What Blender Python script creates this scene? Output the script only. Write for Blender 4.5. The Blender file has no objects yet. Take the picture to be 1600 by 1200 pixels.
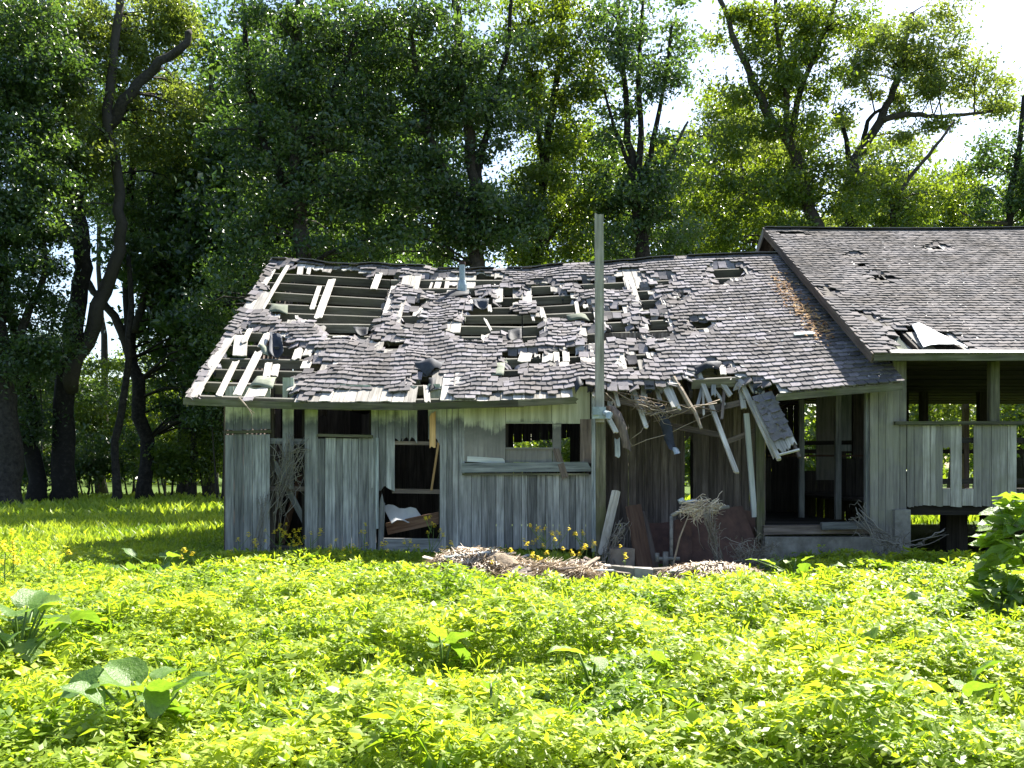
import bpy, math, random
import numpy as np
from mathutils import Vector, Matrix, noise

random.seed(11)
RNG = np.random.default_rng(11)
scene = bpy.context.scene
COL = scene.collection

# ------------------------------------------------------------------ camera
F = 1570.0          # focal length in photo pixels (1600 wide)
HOR = 730.0         # horizon row
EYE = 1.6
cam_d = bpy.data.cameras.new("camera")
cam_d.sensor_width = 36.0
cam_d.lens = 36.0 * F / 1600.0
cam_d.shift_y = (HOR - 600.0) / 1600.0
cam_d.clip_end = 3000
cam = bpy.data.objects.new("camera", cam_d)
cam.location = (0, 0, EYE)
cam.rotation_euler = (math.radians(90), 0, 0)
COL.objects.link(cam)
scene.camera = cam

# ------------------------------------------------------------------ sky and sun
SUN = Vector((0.50, 0.60, 1.0)).normalized()
world = bpy.data.worlds.new("World")
scene.world = world
world.use_nodes = True
nt = world.node_tree
sky = nt.nodes.new("ShaderNodeTexSky")
sky.sky_type = 'NISHITA'
sky.sun_disc = False
sky.sun_elevation = math.asin(SUN.z)
sky.sun_rotation = math.atan2(SUN.x, SUN.y)
sky.air_density = 1.0
sky.dust_density = 1.6
sky.ozone_density = 1.0
bg = nt.nodes["Background"]
nt.links.new(sky.outputs[0], bg.inputs[0])
bg.inputs[1].default_value = 0.075
sun_d = bpy.data.lights.new("sun", 'SUN')
sun_d.energy = 5.0
sun_d.angle = math.radians(0.53)
sun_d.color = (1.0, 0.95, 0.86)
sun = bpy.data.objects.new("sun", sun_d)
sun.rotation_euler = SUN.to_track_quat('Z', 'Y').to_euler()
sun.location = SUN * 60
COL.objects.link(sun)

vs = scene.view_settings
vs.view_transform = 'Standard'
vs.look = 'None'
vs.exposure = 1.98
vs.gamma = 1.0
vs.use_curve_mapping = False
scene.render.engine = 'CYCLES'
scene.cycles.max_bounces = 7
scene.cycles.diffuse_bounces = 4
scene.cycles.glossy_bounces = 2
scene.cycles.transmission_bounces = 4
scene.cycles.use_denoising = True
scene.cycles.sample_clamp_indirect = 6


def W(px, py, d):
    """a point seen at photo pixel (px, py) that stands d metres away"""
    return Vector(((px - 800.0) / F * d, d, EYE + (HOR - py) / F * d))


def pix(p):
    return (800.0 + F * p[0] / p[1], HOR - F * (p[2] - EYE) / p[1])


# ------------------------------------------------------------------ materials
def new_mat(name):
    m = bpy.data.materials.new(name)
    m.use_nodes = True
    t = m.node_tree
    return m, t, t.nodes["Principled BSDF"]


def N(t, kind, **kw):
    n = t.nodes.new(kind)
    for k, v in kw.items():
        setattr(n, k, v)
    return n


def tint_node(t):
    return N(t, "ShaderNodeAttribute", attribute_name="tint")


def ramp(t, fac, stops):
    r = N(t, "ShaderNodeValToRGB")
    e = r.color_ramp.elements
    while len(e) < len(stops):
        e.new(0.5)
    for el, (p, c) in zip(e, stops):
        el.position = p
        el.color = (c[0], c[1], c[2], 1)
    t.links.new(fac, r.inputs[0])
    return r.outputs[0]


def mixc(t, fac, a, b, mode='MIX'):
    m = N(t, "ShaderNodeMix", data_type='RGBA', blend_type=mode)
    for i, v in ((0, fac), (6, a), (7, b)):
        if isinstance(v, (int, float)):
            m.inputs[i].default_value = v
        elif isinstance(v, tuple):
            m.inputs[i].default_value = (v[0], v[1], v[2], 1)
        else:
            t.links.new(v, m.inputs[i])
    return m.outputs[2]


def math_n(t, op, a, b=0.0, c=None):
    m = N(t, "ShaderNodeMath", operation=op)
    for i, v in enumerate((a, b, c)):
        if v is None:
            continue
        if isinstance(v, (int, float)):
            m.inputs[i].default_value = v
        else:
            t.links.new(v, m.inputs[i])
    return m.outputs[0]


def noise_n(t, vec, scale, detail=4, rough=0.6):
    n = N(t, "ShaderNodeTexNoise")
    n.inputs["Scale"].default_value = scale
    n.inputs["Detail"].default_value = detail
    n.inputs["Roughness"].default_value = rough
    if vec is not None:
        t.links.new(vec, n.inputs["Vector"])
    return n.outputs["Fac"]


def bump(t, bsdf, h, strength=0.4, dist=0.01):
    b = N(t, "ShaderNodeBump")
    b.inputs["Strength"].default_value = strength
    b.inputs["Distance"].default_value = dist
    t.links.new(h, b.inputs["Height"])
    t.links.new(b.outputs[0], bsdf.inputs["Normal"])


def grain_vec(t, squash=(26, 26, 1.6)):
    """object coordinates stretched along a board, shifted per board by its tint"""
    tc = N(t, "ShaderNodeTexCoord")
    mp = N(t, "ShaderNodeMapping")
    mp.inputs["Scale"].default_value = squash
    t.links.new(tc.outputs["Object"], mp.inputs["Vector"])
    at = tint_node(t)
    cmb = N(t, "ShaderNodeCombineXYZ")
    t.links.new(math_n(t, 'MULTIPLY', at.outputs["Fac"], 91.0), cmb.inputs[0])
    t.links.new(math_n(t, 'MULTIPLY', at.outputs["Fac"], 57.0), cmb.inputs[2])
    add = N(t, "ShaderNodeVectorMath", operation='ADD')
    t.links.new(mp.outputs[0], add.inputs[0])
    t.links.new(cmb.outputs[0], add.inputs[1])
    return add.outputs[0], at


def wood_mat(name, dark, mid, light, rough=0.85, paint=None, moss=None):
    m, t, b = new_mat(name)
    v, at = grain_vec(t)
    g = noise_n(t, v, 1.0, 5, 0.65)
    col = ramp(t, g, [(0.30, dark), (0.5, mid), (0.72, light)])
    # board to board difference
    br = math_n(t, 'MULTIPLY_ADD', at.outputs["Fac"], 0.95, 0.48)
    cc = N(t, "ShaderNodeCombineColor")
    for i in range(3):
        t.links.new(br, cc.inputs[i])
    col = mixc(t, 1.0, col, cc.outputs[0], 'MULTIPLY')
    geo = N(t, "ShaderNodeNewGeometry")
    sx = N(t, "ShaderNodeSeparateXYZ")
    t.links.new(geo.outputs["Position"], sx.inputs[0])
    n2 = noise_n(t, geo.outputs["Position"], 3.0, 4, 0.65)
    # knots and water stains
    st = ramp(t, noise_n(t, geo.outputs["Position"], 1.3, 3, 0.6), [(0.42, (0, 0, 0)), (0.62, (1, 1, 1))])
    stv = math_n(t, 'MULTIPLY', st, 0.35)
    col = mixc(t, stv, col, tuple(c * 0.5 for c in mid))
    if paint:
        z0, z1, pc, mildew = paint
        zz = math_n(t, 'ADD', sx.outputs[2], math_n(t, 'MULTIPLY', math_n(t, 'SUBTRACT', n2, 0.5), 0.55))
        zz = math_n(t, 'ADD', zz, math_n(t, 'MULTIPLY', math_n(t, 'SUBTRACT', g, 0.5), 0.35))
        md = N(t, "ShaderNodeMapRange")
        t.links.new(zz, md.inputs[0])
        md.inputs[1].default_value = z0 - 0.30
        md.inputs[2].default_value = z0 - 0.02
        col = mixc(t, math_n(t, 'MULTIPLY', md.outputs[0], 0.7), col, mildew)
        mr = N(t, "ShaderNodeMapRange")
        t.links.new(zz, mr.inputs[0])
        mr.inputs[1].default_value = z0
        mr.inputs[2].default_value = z1
        dirt = ramp(t, noise_n(t, v, 0.35, 4, 0.65), [(0.38, (0.55, 0.56, 0.50)), (0.62, (1.0, 1.0, 1.0))])
        col = mixc(t, math_n(t, 'MULTIPLY', mr.outputs[0], 0.88), col, mixc(t, 1.0, dirt, pc, 'MULTIPLY'))
    if moss:
        mo = ramp(t, noise_n(t, geo.outputs["Position"], 2.2, 3, 0.6), [(0.45, (0, 0, 0)), (0.65, (1, 1, 1))])
        col = mixc(t, math_n(t, 'MULTIPLY', mo, 0.55), col, moss)
    t.links.new(col, b.inputs["Base Color"])
    b.inputs["Roughness"].default_value = rough
    b.inputs["Specular IOR Level"].default_value = 0.2
    bump(t, b, g, 0.5, 0.006)
    return m


def leaf_mat(name, c1, c2, trans, tfac=0.42, rough=0.42, spec=0.4, veins=False):
    m, t, b = new_mat(name)
    at = tint_node(t)
    col = ramp(t, at.outputs["Fac"], [(0.0, c1), (1.0, c2)])
    if veins:
        tc = N(t, "ShaderNodeTexCoord")
        n = noise_n(t, tc.outputs["Object"], 7.0, 5, 0.65)
        col = mixc(t, 1.0, col, ramp(t, n, [(0.3, (0.7, 0.75, 0.7)), (0.7, (1.25, 1.2, 1.1))]), 'MULTIPLY')
        bump(t, b, noise_n(t, tc.outputs["Object"], 13.0, 3, 0.6), 0.45, 0.02)
    t.links.new(col, b.inputs["Base Color"])
    b.inputs["Roughness"].default_value = rough
    b.inputs["Specular IOR Level"].default_value = spec
    tr = N(t, "ShaderNodeBsdfTranslucent")
    t.links.new(mixc(t, 1.0, col, trans, 'MULTIPLY'), tr.inputs[0])
    ms = N(t, "ShaderNodeMixShader")
    ms.inputs[0].default_value = tfac
    t.links.new(b.outputs[0], ms.inputs[1])
    t.links.new(tr.outputs[0], ms.inputs[2])
    t.links.new(ms.outputs[0], t.nodes["Material Output"].inputs[0])
    return m


def simple_mat(name, c1, c2, scale=6.0, rough=0.8, metal=0.0, spec=0.3, bstr=0.3, bdist=0.01):
    m, t, b = new_mat(name)
    tc = N(t, "ShaderNodeTexCoord")
    n = noise_n(t, tc.outputs["Object"], scale, 6, 0.65)
    at = tint_node(t)
    f = math_n(t, 'ADD', n, math_n(t, 'MULTIPLY', math_n(t, 'SUBTRACT', at.outputs["Fac"], 0.5), 0.5))
    t.links.new(ramp(t, f, [(0.3, c1), (0.7, c2)]), b.inputs["Base Color"])
    b.inputs["Roughness"].default_value = rough
    b.inputs["Metallic"].default_value = metal
    b.inputs["Specular IOR Level"].default_value = spec
    bump(t, b, n, bstr, bdist)
    return m


M = {}
M['plank'] = wood_mat('weathered_plank', (0.095, 0.097, 0.099), (0.242, 0.244, 0.245), (0.42, 0.42, 0.42),
                      paint=(2.33, 2.52, (0.56, 0.60, 0.50), (0.07, 0.08, 0.08)))
M['plank_low'] = wood_mat('weathered_plank_plain', (0.095, 0.097, 0.099), (0.242, 0.244, 0.245), (0.42, 0.42, 0.42))
M['panel'] = wood_mat('peeling_panel', (0.15, 0.145, 0.14), (0.23, 0.22, 0.21), (0.30, 0.285, 0.27),
                      paint=(2.22, 2.36, (0.58, 0.60, 0.49), (0.09, 0.095, 0.09)))
M['rail'] = wood_mat('flaking_white_wood', (0.11, 0.12, 0.125), (0.30, 0.33, 0.34), (0.55, 0.58, 0.58))
M['greenish'] = wood_mat('mossy_board', (0.045, 0.042, 0.030), (0.115, 0.108, 0.075), (0.20, 0.185, 0.13), moss=(0.075, 0.085, 0.028))
M['pale'] = wood_mat('pale_blue_plank', (0.18, 0.168, 0.15), (0.34, 0.318, 0.285), (0.50, 0.47, 0.42), moss=(0.26, 0.25, 0.18))
M['brown'] = wood_mat('brown_plank', (0.06, 0.046, 0.040), (0.145, 0.115, 0.10), (0.25, 0.205, 0.18))
M['redbrown'] = wood_mat('red_brown_board', (0.055, 0.03, 0.022), (0.13, 0.075, 0.05), (0.20, 0.13, 0.09))
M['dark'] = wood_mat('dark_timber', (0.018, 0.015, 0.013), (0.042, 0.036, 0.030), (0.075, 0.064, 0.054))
M['purlin'] = wood_mat('grey_purlin', (0.075, 0.070, 0.060), (0.15, 0.142, 0.122), (0.23, 0.218, 0.19), moss=(0.125, 0.122, 0.09))
M['bleached'] = wood_mat('bleached_sheathing', (0.17, 0.155, 0.135), (0.36, 0.34, 0.305), (0.56, 0.535, 0.49))
M['fresh'] = wood_mat('fresh_split_wood', (0.32, 0.19, 0.08), (0.48, 0.30, 0.14), (0.60, 0.42, 0.22))
M['white'] = wood_mat('white_painted_wood', (0.42, 0.43, 0.43), (0.60, 0.62, 0.62), (0.74, 0.75, 0.74))
M['pole'] = wood_mat('grey_pole', (0.14, 0.13, 0.12), (0.31, 0.29, 0.265), (0.46, 0.435, 0.40), moss=(0.24, 0.225, 0.17))
M['bark'] = simple_mat('bark', (0.014, 0.0125, 0.011), (0.062, 0.054, 0.046), 7.0, 0.95, bstr=0.9, bdist=0.06)
M['metal'] = simple_mat('galvanised_metal', (0.22, 0.27, 0.30), (0.42, 0.48, 0.51), 9.0, 0.5, 0.4)
M['oldpipe'] = simple_mat('old_pipe', (0.10, 0.095, 0.085), (0.26, 0.25, 0.235), 12.0, 0.75, 0.2)
M['rust'] = simple_mat('rusty_steel', (0.045, 0.026, 0.022), (0.115, 0.062, 0.048), 5.0, 0.8, 0.1)
M['concrete'] = simple_mat('old_concrete', (0.13, 0.12, 0.105), (0.30, 0.285, 0.26), 4.0, 0.95, bstr=0.6, bdist=0.02)
M['block'] = simple_mat('grey_brown_block', (0.12, 0.095, 0.08), (0.25, 0.21, 0.18), 5.0, 0.95)
M['felt'] = simple_mat('tar_felt', (0.010, 0.012, 0.016), (0.045, 0.05, 0.062), 6.0, 0.75)
M['greenfelt'] = simple_mat('mossy_felt', (0.10, 0.115, 0.085), (0.24, 0.26, 0.20), 6.0, 0.9)
M['sheet'] = simple_mat('white_sheet_metal', (0.50, 0.52, 0.53), (0.74, 0.75, 0.75), 3.0, 0.55)
M['straw'] = simple_mat('dry_straw', (0.34, 0.27, 0.20), (0.68, 0.60, 0.49), 2.0, 0.9)
M['twig'] = simple_mat('dead_twig', (0.16, 0.12, 0.085), (0.36, 0.30, 0.23), 3.0, 0.9)
M['vine'] = simple_mat('dead_vine', (0.12, 0.105, 0.085), (0.27, 0.25, 0.215), 3.0, 0.9)
M['litter'] = simple_mat('leaf_litter', (0.20, 0.09, 0.03), (0.50, 0.32, 0.15), 2.0, 0.9)
M['chips'] = simple_mat('pale_chips', (0.5, 0.46, 0.42), (0.8, 0.78, 0.74), 2.0, 0.9)
M['pile'] = simple_mat('straw_heap', (0.13, 0.095, 0.065), (0.34, 0.275, 0.20), 9.0, 0.95, bstr=0.8, bdist=0.05)
M['petal'] = leaf_mat('yellow_petal', (0.70, 0.55, 0.02), (0.85, 0.72, 0.06), (1, 1, 0.8), 0.4, 0.6)
M['stalk'] = leaf_mat('green_stalk', (0.07, 0.13, 0.02), (0.14, 0.22, 0.04), (1.2, 1.2, 0.6), 0.25)
M['weed'] = leaf_mat('weed_leaf', (0.12, 0.215, 0.018), (0.35, 0.42, 0.06), (1.8, 1.75, 0.6), 0.52, 0.46, 0.4)
M['bigleaf'] = leaf_mat('broad_leaf', (0.085, 0.175, 0.035), (0.20, 0.30, 0.07), (1.8, 1.7, 0.5), 0.48, 0.42, 0.5, veins=True)
M['grass'] = leaf_mat('grass_blade', (0.11, 0.20, 0.018), (0.33, 0.40, 0.055), (1.8, 1.75, 0.7), 0.45, 0.45, 0.3)
M['tree_dark'] = leaf_mat('dark_tree_leaf', (0.024, 0.056, 0.028), (0.078, 0.128, 0.050), (2.1, 2.1, 0.55), 0.46, 0.30, 0.8)
M['tree_mid'] = leaf_mat('mid_tree_leaf', (0.040, 0.085, 0.020), (0.12, 0.175, 0.034), (2.4, 2.1, 0.5), 0.52, 0.33, 0.7)
M['tree_pale'] = leaf_mat('pale_tree_leaf', (0.07, 0.115, 0.04), (0.18, 0.23, 0.065), (1.9, 1.8, 0.6), 0.48, 0.36, 0.6)


def shingle_material():
    m, t, b = new_mat('asphalt_shingle')
    at = tint_node(t)
    geo = N(t, "ShaderNodeNewGeometry")
    n = noise_n(t, geo.outputs["Position"], 30.0, 4, 0.7)
    n2 = noise_n(t, geo.outputs["Position"], 1.1, 4, 0.6)
    base = ramp(t, at.outputs["Fac"], [(0.0, (0.115, 0.111, 0.114)), (0.35, (0.168, 0.156, 0.151)), (0.65, (0.195, 0.185, 0.190)),
                                      (0.93, (0.225, 0.213, 0.228)), (1.0, (0.38, 0.37, 0.39))])
    gr = ramp(t, n, [(0.3, (0.78, 0.78, 0.78)), (0.7, (1.15, 1.15, 1.15))])
    c = mixc(t, 1.0, base, gr, 'MULTIPLY')
    big = ramp(t, n2, [(0.35, (0.72, 0.70, 0.68)), (0.65, (1.12, 1.12, 1.15))])
    c = mixc(t, 1.0, c, big, 'MULTIPLY')
    t.links.new(c, b.inputs["Base Color"])
    b.inputs["Roughness"].default_value = 0.95
    b.inputs["Specular IOR Level"].default_value = 0.08
    bump(t, b, n, 0.2, 0.003)
    return m


M['shingle'] = shingle_material()


def ground_material():
    m, t, b = new_mat('meadow_soil')
    geo = N(t, "ShaderNodeNewGeometry")
    n = noise_n(t, geo.outputs["Position"], 0.5, 6, 0.65)
    n2 = noise_n(t, geo.outputs["Position"], 14.0, 4, 0.7)
    c = ramp(t, n, [(0.3, (0.035, 0.065, 0.012)), (0.7, (0.075, 0.125, 0.022))])
    c = mixc(t, 0.55, c, ramp(t, n2, [(0.35, (0.025, 0.028, 0.012)), (0.65, (0.11, 0.17, 0.03))]))
    t.links.new(c, b.inputs["Base Color"])
    b.inputs["Roughness"].default_value = 0.95
    b.inputs["Specular IOR Level"].default_value = 0.1
    bump(t, b, n2, 0.8, 0.05)
    return m


M['ground'] = ground_material()


# ------------------------------------------------------------------ mesh helpers
def mesh_np(name, verts, faces, mat, tint=None, smooth=False):
    """verts (n,3) array, faces (m,3) or (m,4) array, tint per vertex"""
    verts = np.asarray(verts, dtype=np.float32)
    faces = np.asarray(faces, dtype=np.int32)
    me = bpy.data.meshes.new(name)
    k = faces.shape[1]
    me.vertices.add(len(verts))
    me.vertices.foreach_set("co", verts.ravel())
    me.loops.add(faces.size)
    me.loops.foreach_set("vertex_index", faces.ravel())
    me.polygons.add(len(faces))
    me.polygons.foreach_set("loop_start", np.arange(len(faces), dtype=np.int32) * k)
    a = me.attributes.new("tint", 'FLOAT', 'POINT')
    if tint is None:
        tint = np.full(len(verts), 0.5, dtype=np.float32)
    a.data.foreach_set("value", np.asarray(tint, dtype=np.float32))
    me.update(calc_edges=True)
    me.validate()
    if mat is not None:
        me.materials.append(mat)
    if smooth:
        me.polygons.foreach_set("use_smooth", np.ones(len(me.polygons), dtype=bool))
    return me


class MB:
    """collects quads and triangles of one mesh"""
    def __init__(self):
        self.v, self.f, self.t = [], [], []

    def add(self, vs, fs, tint=0.5):
        o = len(self.v)
        self.v += [tuple(p) for p in vs]
        self.f += [tuple(i + o for i in f) for f in fs]
        self.t += [tint] * len(vs)

    def tube(self, pts, radii, sides=8, tint=0.5, cap=True):
        pts = [Vector(p) for p in pts]
        n = len(pts)
        rings = []
        ref = Vector((0.31, 0.87, 0.12)).normalized()
        for i, p in enumerate(pts):
            d = (pts[min(i + 1, n - 1)] - pts[max(i - 1, 0)]).normalized()
            a = d.cross(ref)
            if a.length < 1e-3:
                a = d.cross(Vector((1, 0, 0)))
            a.normalize()
            b = d.cross(a)
            r = radii[i] if hasattr(radii, '__len__') else radii
            rings.append([p + (a * math.cos(2 * math.pi * k / sides) + b * math.sin(2 * math.pi * k / sides)) * r for k in range(sides)])
        vs = [q for r in rings for q in r]
        fs = []
        for i in range(n - 1):
            for k in range(sides):
                k2 = (k + 1) % sides
                fs.append((i * sides + k, i * sides + k2, (i + 1) * sides + k2, (i + 1) * sides + k))
        if cap:
            fs.append(tuple(range(sides))[::-1])
            fs.append(tuple((n - 1) * sides + k for k in range(sides)))
        self.add(vs, fs, tint)

    def box(self, c, s, tint=0.5):
        x, y, z = c
        a, b, d = s[0] / 2, s[1] / 2, s[2] / 2
        vs = [(x + i * a, y + j * b, z + k * d) for k in (-1, 1) for j in (-1, 1) for i in (-1, 1)]
        self.add(vs, [(0, 2, 3, 1), (4, 5, 7, 6), (0, 1, 5, 4), (2, 6, 7, 3), (0, 4, 6, 2), (1, 3, 7, 5)], tint)

    def mesh(self, name, mat, smooth=False):
        me = bpy.data.meshes.new(name)
        me.from_pydata(self.v, [], self.f)
        a = me.attributes.new("tint", 'FLOAT', 'POINT')
        a.data.foreach_set("value", np.asarray(self.t, dtype=np.float32))
        me.materials.append(mat)
        if smooth:
            me.polygons.foreach_set("use_smooth", np.ones(len(me.polygons), dtype=bool))
        me.update()
        return me


ROOT = {}          # world place of the empty that a child hangs under


def link(o, parent=None):
    COL.objects.link(o)
    if parent is not None:
        o.parent = parent
        o.matrix_parent_inverse = Matrix.Translation(-ROOT[parent.name])
    return o


def tag(o, label=None, cat=None, group=None, kind=None):
    for k, v in (('label', label), ('category', cat), ('group', group), ('kind', kind)):
        if v:
            o[k] = v
    return o


def thing(name, loc, label, cat, group=None):
    o = bpy.data.objects.new(name, None)
    o.empty_display_size = 0.3
    o.location = loc
    COL.objects.link(o)
    ROOT[o.name] = Vector(loc)
    return tag(o, label, cat, group)


def part(name, root):
    o = bpy.data.objects.new(name, None)
    o.empty_display_size = 0.2
    COL.objects.link(o)
    o.parent = root
    ROOT[o.name] = ROOT[root.name].copy()
    return o


def obj(name, me, parent=None, mw=None):
    o = bpy.data.objects.new(name, me)
    if mw is not None:
        o.matrix_world = mw
    link(o, parent)
    if mw is None:
        ROOT[o.name] = Vector((0, 0, 0))
    return o


def board(name, p0, p1, w, th, mat, parent, face=(0, -1, 0), jag0=0.0, jag1=0.0, tint=None, warp=0.0):
    """a plank from p0 to p1: local Z runs along it, local Y is its face direction"""
    p0, p1 = Vector(p0), Vector(p1)
    z = (p1 - p0)
    L = z.length
    if L < 1e-4:
        return None
    z.normalize()
    y = Vector(face)
    y = (y - z * y.dot(z)).normalized()
    x = y.cross(z)
    rnd = random.random
    xs = [-w / 2, -w / 5, w / 6, w / 2]
    vs = []
    e0 = [-L / 2 + (rnd() - 0.2) * jag0 for _ in xs]
    e1 = [L / 2 - (rnd() - 0.2) * jag1 for _ in xs]
    bow = (rnd() - 0.5) * 2 * warp
    for k in range(3):
        for s in (1, -1):
            for i, xx in enumerate(xs):
                zz = (e0[i], 0.0, e1[i])[k]
                vs.append((xx, s * th / 2 + (bow if k == 1 else 0.0), zz))
    fs = []
    for k in range(2):
        a, b = k * 8, (k + 1) * 8
        for i in range(3):
            fs.append((a + i, b + i, b + i + 1, a + i + 1))
            fs.append((a + 4 + i, a + 5 + i, b + 5 + i, b + 4 + i))
        fs.append((a, a + 4, b + 4, b))
        fs.append((a + 3, b + 3, b + 7, a + 7))
    for i in range(3):
        fs.append((i, i + 1, i + 5, i + 4))
        fs.append((16 + i, 20 + i, 21 + i, 17 + i))
    me = bpy.data.meshes.new(name)
    me.from_pydata(vs, [], fs)
    a = me.attributes.new("tint", 'FLOAT', 'POINT')
    tv = rnd() if tint is None else tint
    a.data.foreach_set("value", np.full(len(vs), tv, dtype=np.float32))
    me.materials.append(mat)
    mw = Matrix((x, y, z)).transposed().to_4x4()
    mw.translation = (p0 + p1) / 2
    return obj(name, me, parent, mw)


def in_poly(x, y, poly):
    c = False
    j = len(poly) - 1
    for i in range(len(poly)):
        xi, yi = poly[i]
        xj, yj = poly[j]
        if (yi > y) != (yj > y) and x < (xj - xi) * (y - yi) / (yj - yi) + xi:
            c = not c
        j = i
    return c


def interp(x, pts):
    if x <= pts[0][0]:
        return pts[0][1]
    for (a, b), (c, d) in zip(pts, pts[1:]):
        if x <= c:
            return b + (d - b) * (x - a) / (c - a)
    return pts[-1][1]


# ------------------------------------------------------------------ ground
def ground_z(x, y):
    """gentle unevenness of the field, flat under the sheds"""
    k = max(0.0, min(1.0, (15.6 - y) / 3.0))
    if x < -6.5:
        k = max(k, min(1.0, (-6.5 - x) / 3.0))
    return k * 0.10 * noise.noise(Vector((x * 0.35, y * 0.35, 3.1)))


def build_ground():
    xs = np.concatenate([np.linspace(-1500, -60, 10), np.linspace(-45, 45, 121), np.linspace(60, 1500, 10)])
    ys = np.concatenate([np.linspace(-300, -10, 6), np.linspace(0, 60, 81), np.linspace(75, 2500, 14)])
    X, Y = np.meshgrid(xs, ys)
    V = np.zeros((X.size, 3))
    V[:, 0], V[:, 1] = X.ravel(), Y.ravel()
    for i in range(len(V)):
        if abs(V[i, 0]) < 46 and -1 < V[i, 1] < 61:
            V[i, 2] = ground_z(V[i, 0], V[i, 1])
    nx = len(xs)
    Fs = [(j * nx + i, j * nx + i + 1, (j + 1) * nx + i + 1, (j + 1) * nx + i) for j in range(len(ys) - 1) for i in range(nx - 1)]
    o = obj('ground', mesh_np('ground', V, Fs, M['ground'], smooth=True))
    tag(o, 'grassy meadow soil under weeds and trees', None, None, 'structure')


build_ground()

# ================================================================== LEFT SHED
DW = 16.7           # depth of the front walls
YE, YR = 16.2, 22.1  # eave and ridge of the long shed roof
X0, X1 = -5.28, 6.29
RIDGE = [(-6.0, 402), (-5.28, 402), (-4.2, 409), (-2.8, 414), (-1.4, 419), (0.0, 417), (1.4, 411), (2.8, 405), (4.2, 400), (5.5, 397), (6.5, 396)]
EAVE = [(-5.28, 619), (-3.6, 623), (-1.65, 625), (0.0, 620), (1.24, 613), (2.6, 617), (4.2, 614), (6.29, 596)]
SLOPE_LEN = math.hypot(YR - YE, 3.45)


def roof_pt(x, v, off=0.0):
    """point of the long roof: v 0 at the eave, 1 at the ridge, off = distance above the sheathing"""
    ze = EYE + (HOR - interp(x, EAVE)) / F * YE
    zr = EYE + (HOR - interp(x, RIDGE)) / F * YR
    y = YE + (YR - YE) * v
    z = ze + (zr - ze) * v
    # old sheathing sags between its supports, most over the rotten left and middle
    rot = 1.0 if x < 2.2 else max(0.12, 1.0 - (x - 2.2) / 1.4)
    z += rot * 0.060 * noise.noise(Vector((x * 1.7, v * 9.0, 0.4))) - rot * 0.03
    z -= rot * 0.022 * (0.6 + noise.noise(Vector((x * 0.6, v * 4.0, 3.3)))) * abs(math.sin(x * 5.2 + 1.5 * noise.noise(Vector((x, v * 5.0, 8.0)))))
    nrm = Vector((0, -(zr - ze), YR - YE)).normalized()
    return Vector((x, y, z)) + nrm * off


def roof_normal(x):
    ze = EYE + (HOR - interp(x, EAVE)) / F * YE
    zr = EYE + (HOR - interp(x, RIDGE)) / F * YR
    return Vector((0, -(zr - ze), YR - YE)).normalized()


def roof_hit(px, py, off=0.0):
    """the place on the long roof seen at a photo pixel"""
    lo, hi = 0.0, 1.0
    for _ in range(40):
        v = (lo + hi) / 2
        d = YE + (YR - YE) * v
        x = (px - 800) / F * d
        if pix(roof_pt(x, v, off))[1] > py:
            lo = v
        else:
            hi = v
    v = (lo + hi) / 2
    return (px - 800) / F * (YE + (YR - YE) * v), v


def rect(a, b, c, d):
    return [(a, b), (c, b), (c, d), (a, d)]


HOLES = [
    [(424, 409), (450, 413), (470, 424), (515, 424), (612, 429), (606, 455), (600, 480), (583, 505), (577, 527), (512, 525), (500, 502), (440, 498), (420, 487), (405, 482), (418, 455), (400, 452), (418, 425)],
    [(367, 508), (425, 515), (442, 530), (465, 540), (497, 545), (475, 560), (512, 563), (500, 580), (482, 578), (460, 585), (455, 622), (303, 622), (317, 592), (332, 560), (352, 522)],
    rect(628, 486, 645, 493), rect(629, 499, 647, 506), rect(641, 469, 656, 475), rect(594, 531, 622, 542), rect(597, 427, 621, 438), rect(596, 440, 611, 449),
    [(658, 435), (706, 430), (703, 457), (658, 453)], rect(745, 434, 787, 444), [(730, 456), (766, 459), (763, 486), (738, 483)],
    rect(784, 452, 803, 468), rect(776, 475, 794, 486), rect(745, 470, 763, 485),
    [(735, 484), (807, 486), (845, 499), (846, 531), (792, 531), (790, 518), (758, 517), (757, 531), (710, 528), (717, 502)],
    [(826, 441), (866, 441), (864, 455), (893, 459), (899, 472), (929, 474), (929, 498), (920, 516), (910, 498), (850, 498), (844, 480), (829, 463)],
    [(908, 516), (1004, 511), (1008, 526), (912, 531)], [(884, 543), (926, 534), (918, 549), (894, 554)],
    [(779, 566), (791, 550), (812, 551), (890, 547), (913, 551), (911, 566), (812, 567)], rect(786, 569, 809, 586),
    rect(906, 438, 979, 451), rect(650, 588, 677, 628),
    [(1112, 416), (1155, 413), (1171, 432), (1117, 443)],
    rect(1000, 449, 1016, 463), rect(1004, 466, 1026, 483), rect(1014, 494, 1039, 511), rect(1019, 509, 1044, 526),
    rect(946, 479, 968, 488), rect(951, 496, 973, 508), rect(1085, 501, 1101, 513), rect(991, 546, 1011, 556), rect(981, 563, 995, 572),
    rect(1057, 458, 1070, 466), rect(1025, 432, 1045, 439),
    [(1080, 592), (1092, 571), (1117, 564), (1138, 569), (1143, 592)],
    [(904, 660), (904, 598), (945, 600), (1000, 602), (1050, 600), (1062, 589), (1085, 588), (1110, 589), (1150, 584), (1165, 592), (1190, 596), (1212, 602), (1222, 616), (1210, 660)],
]
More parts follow.
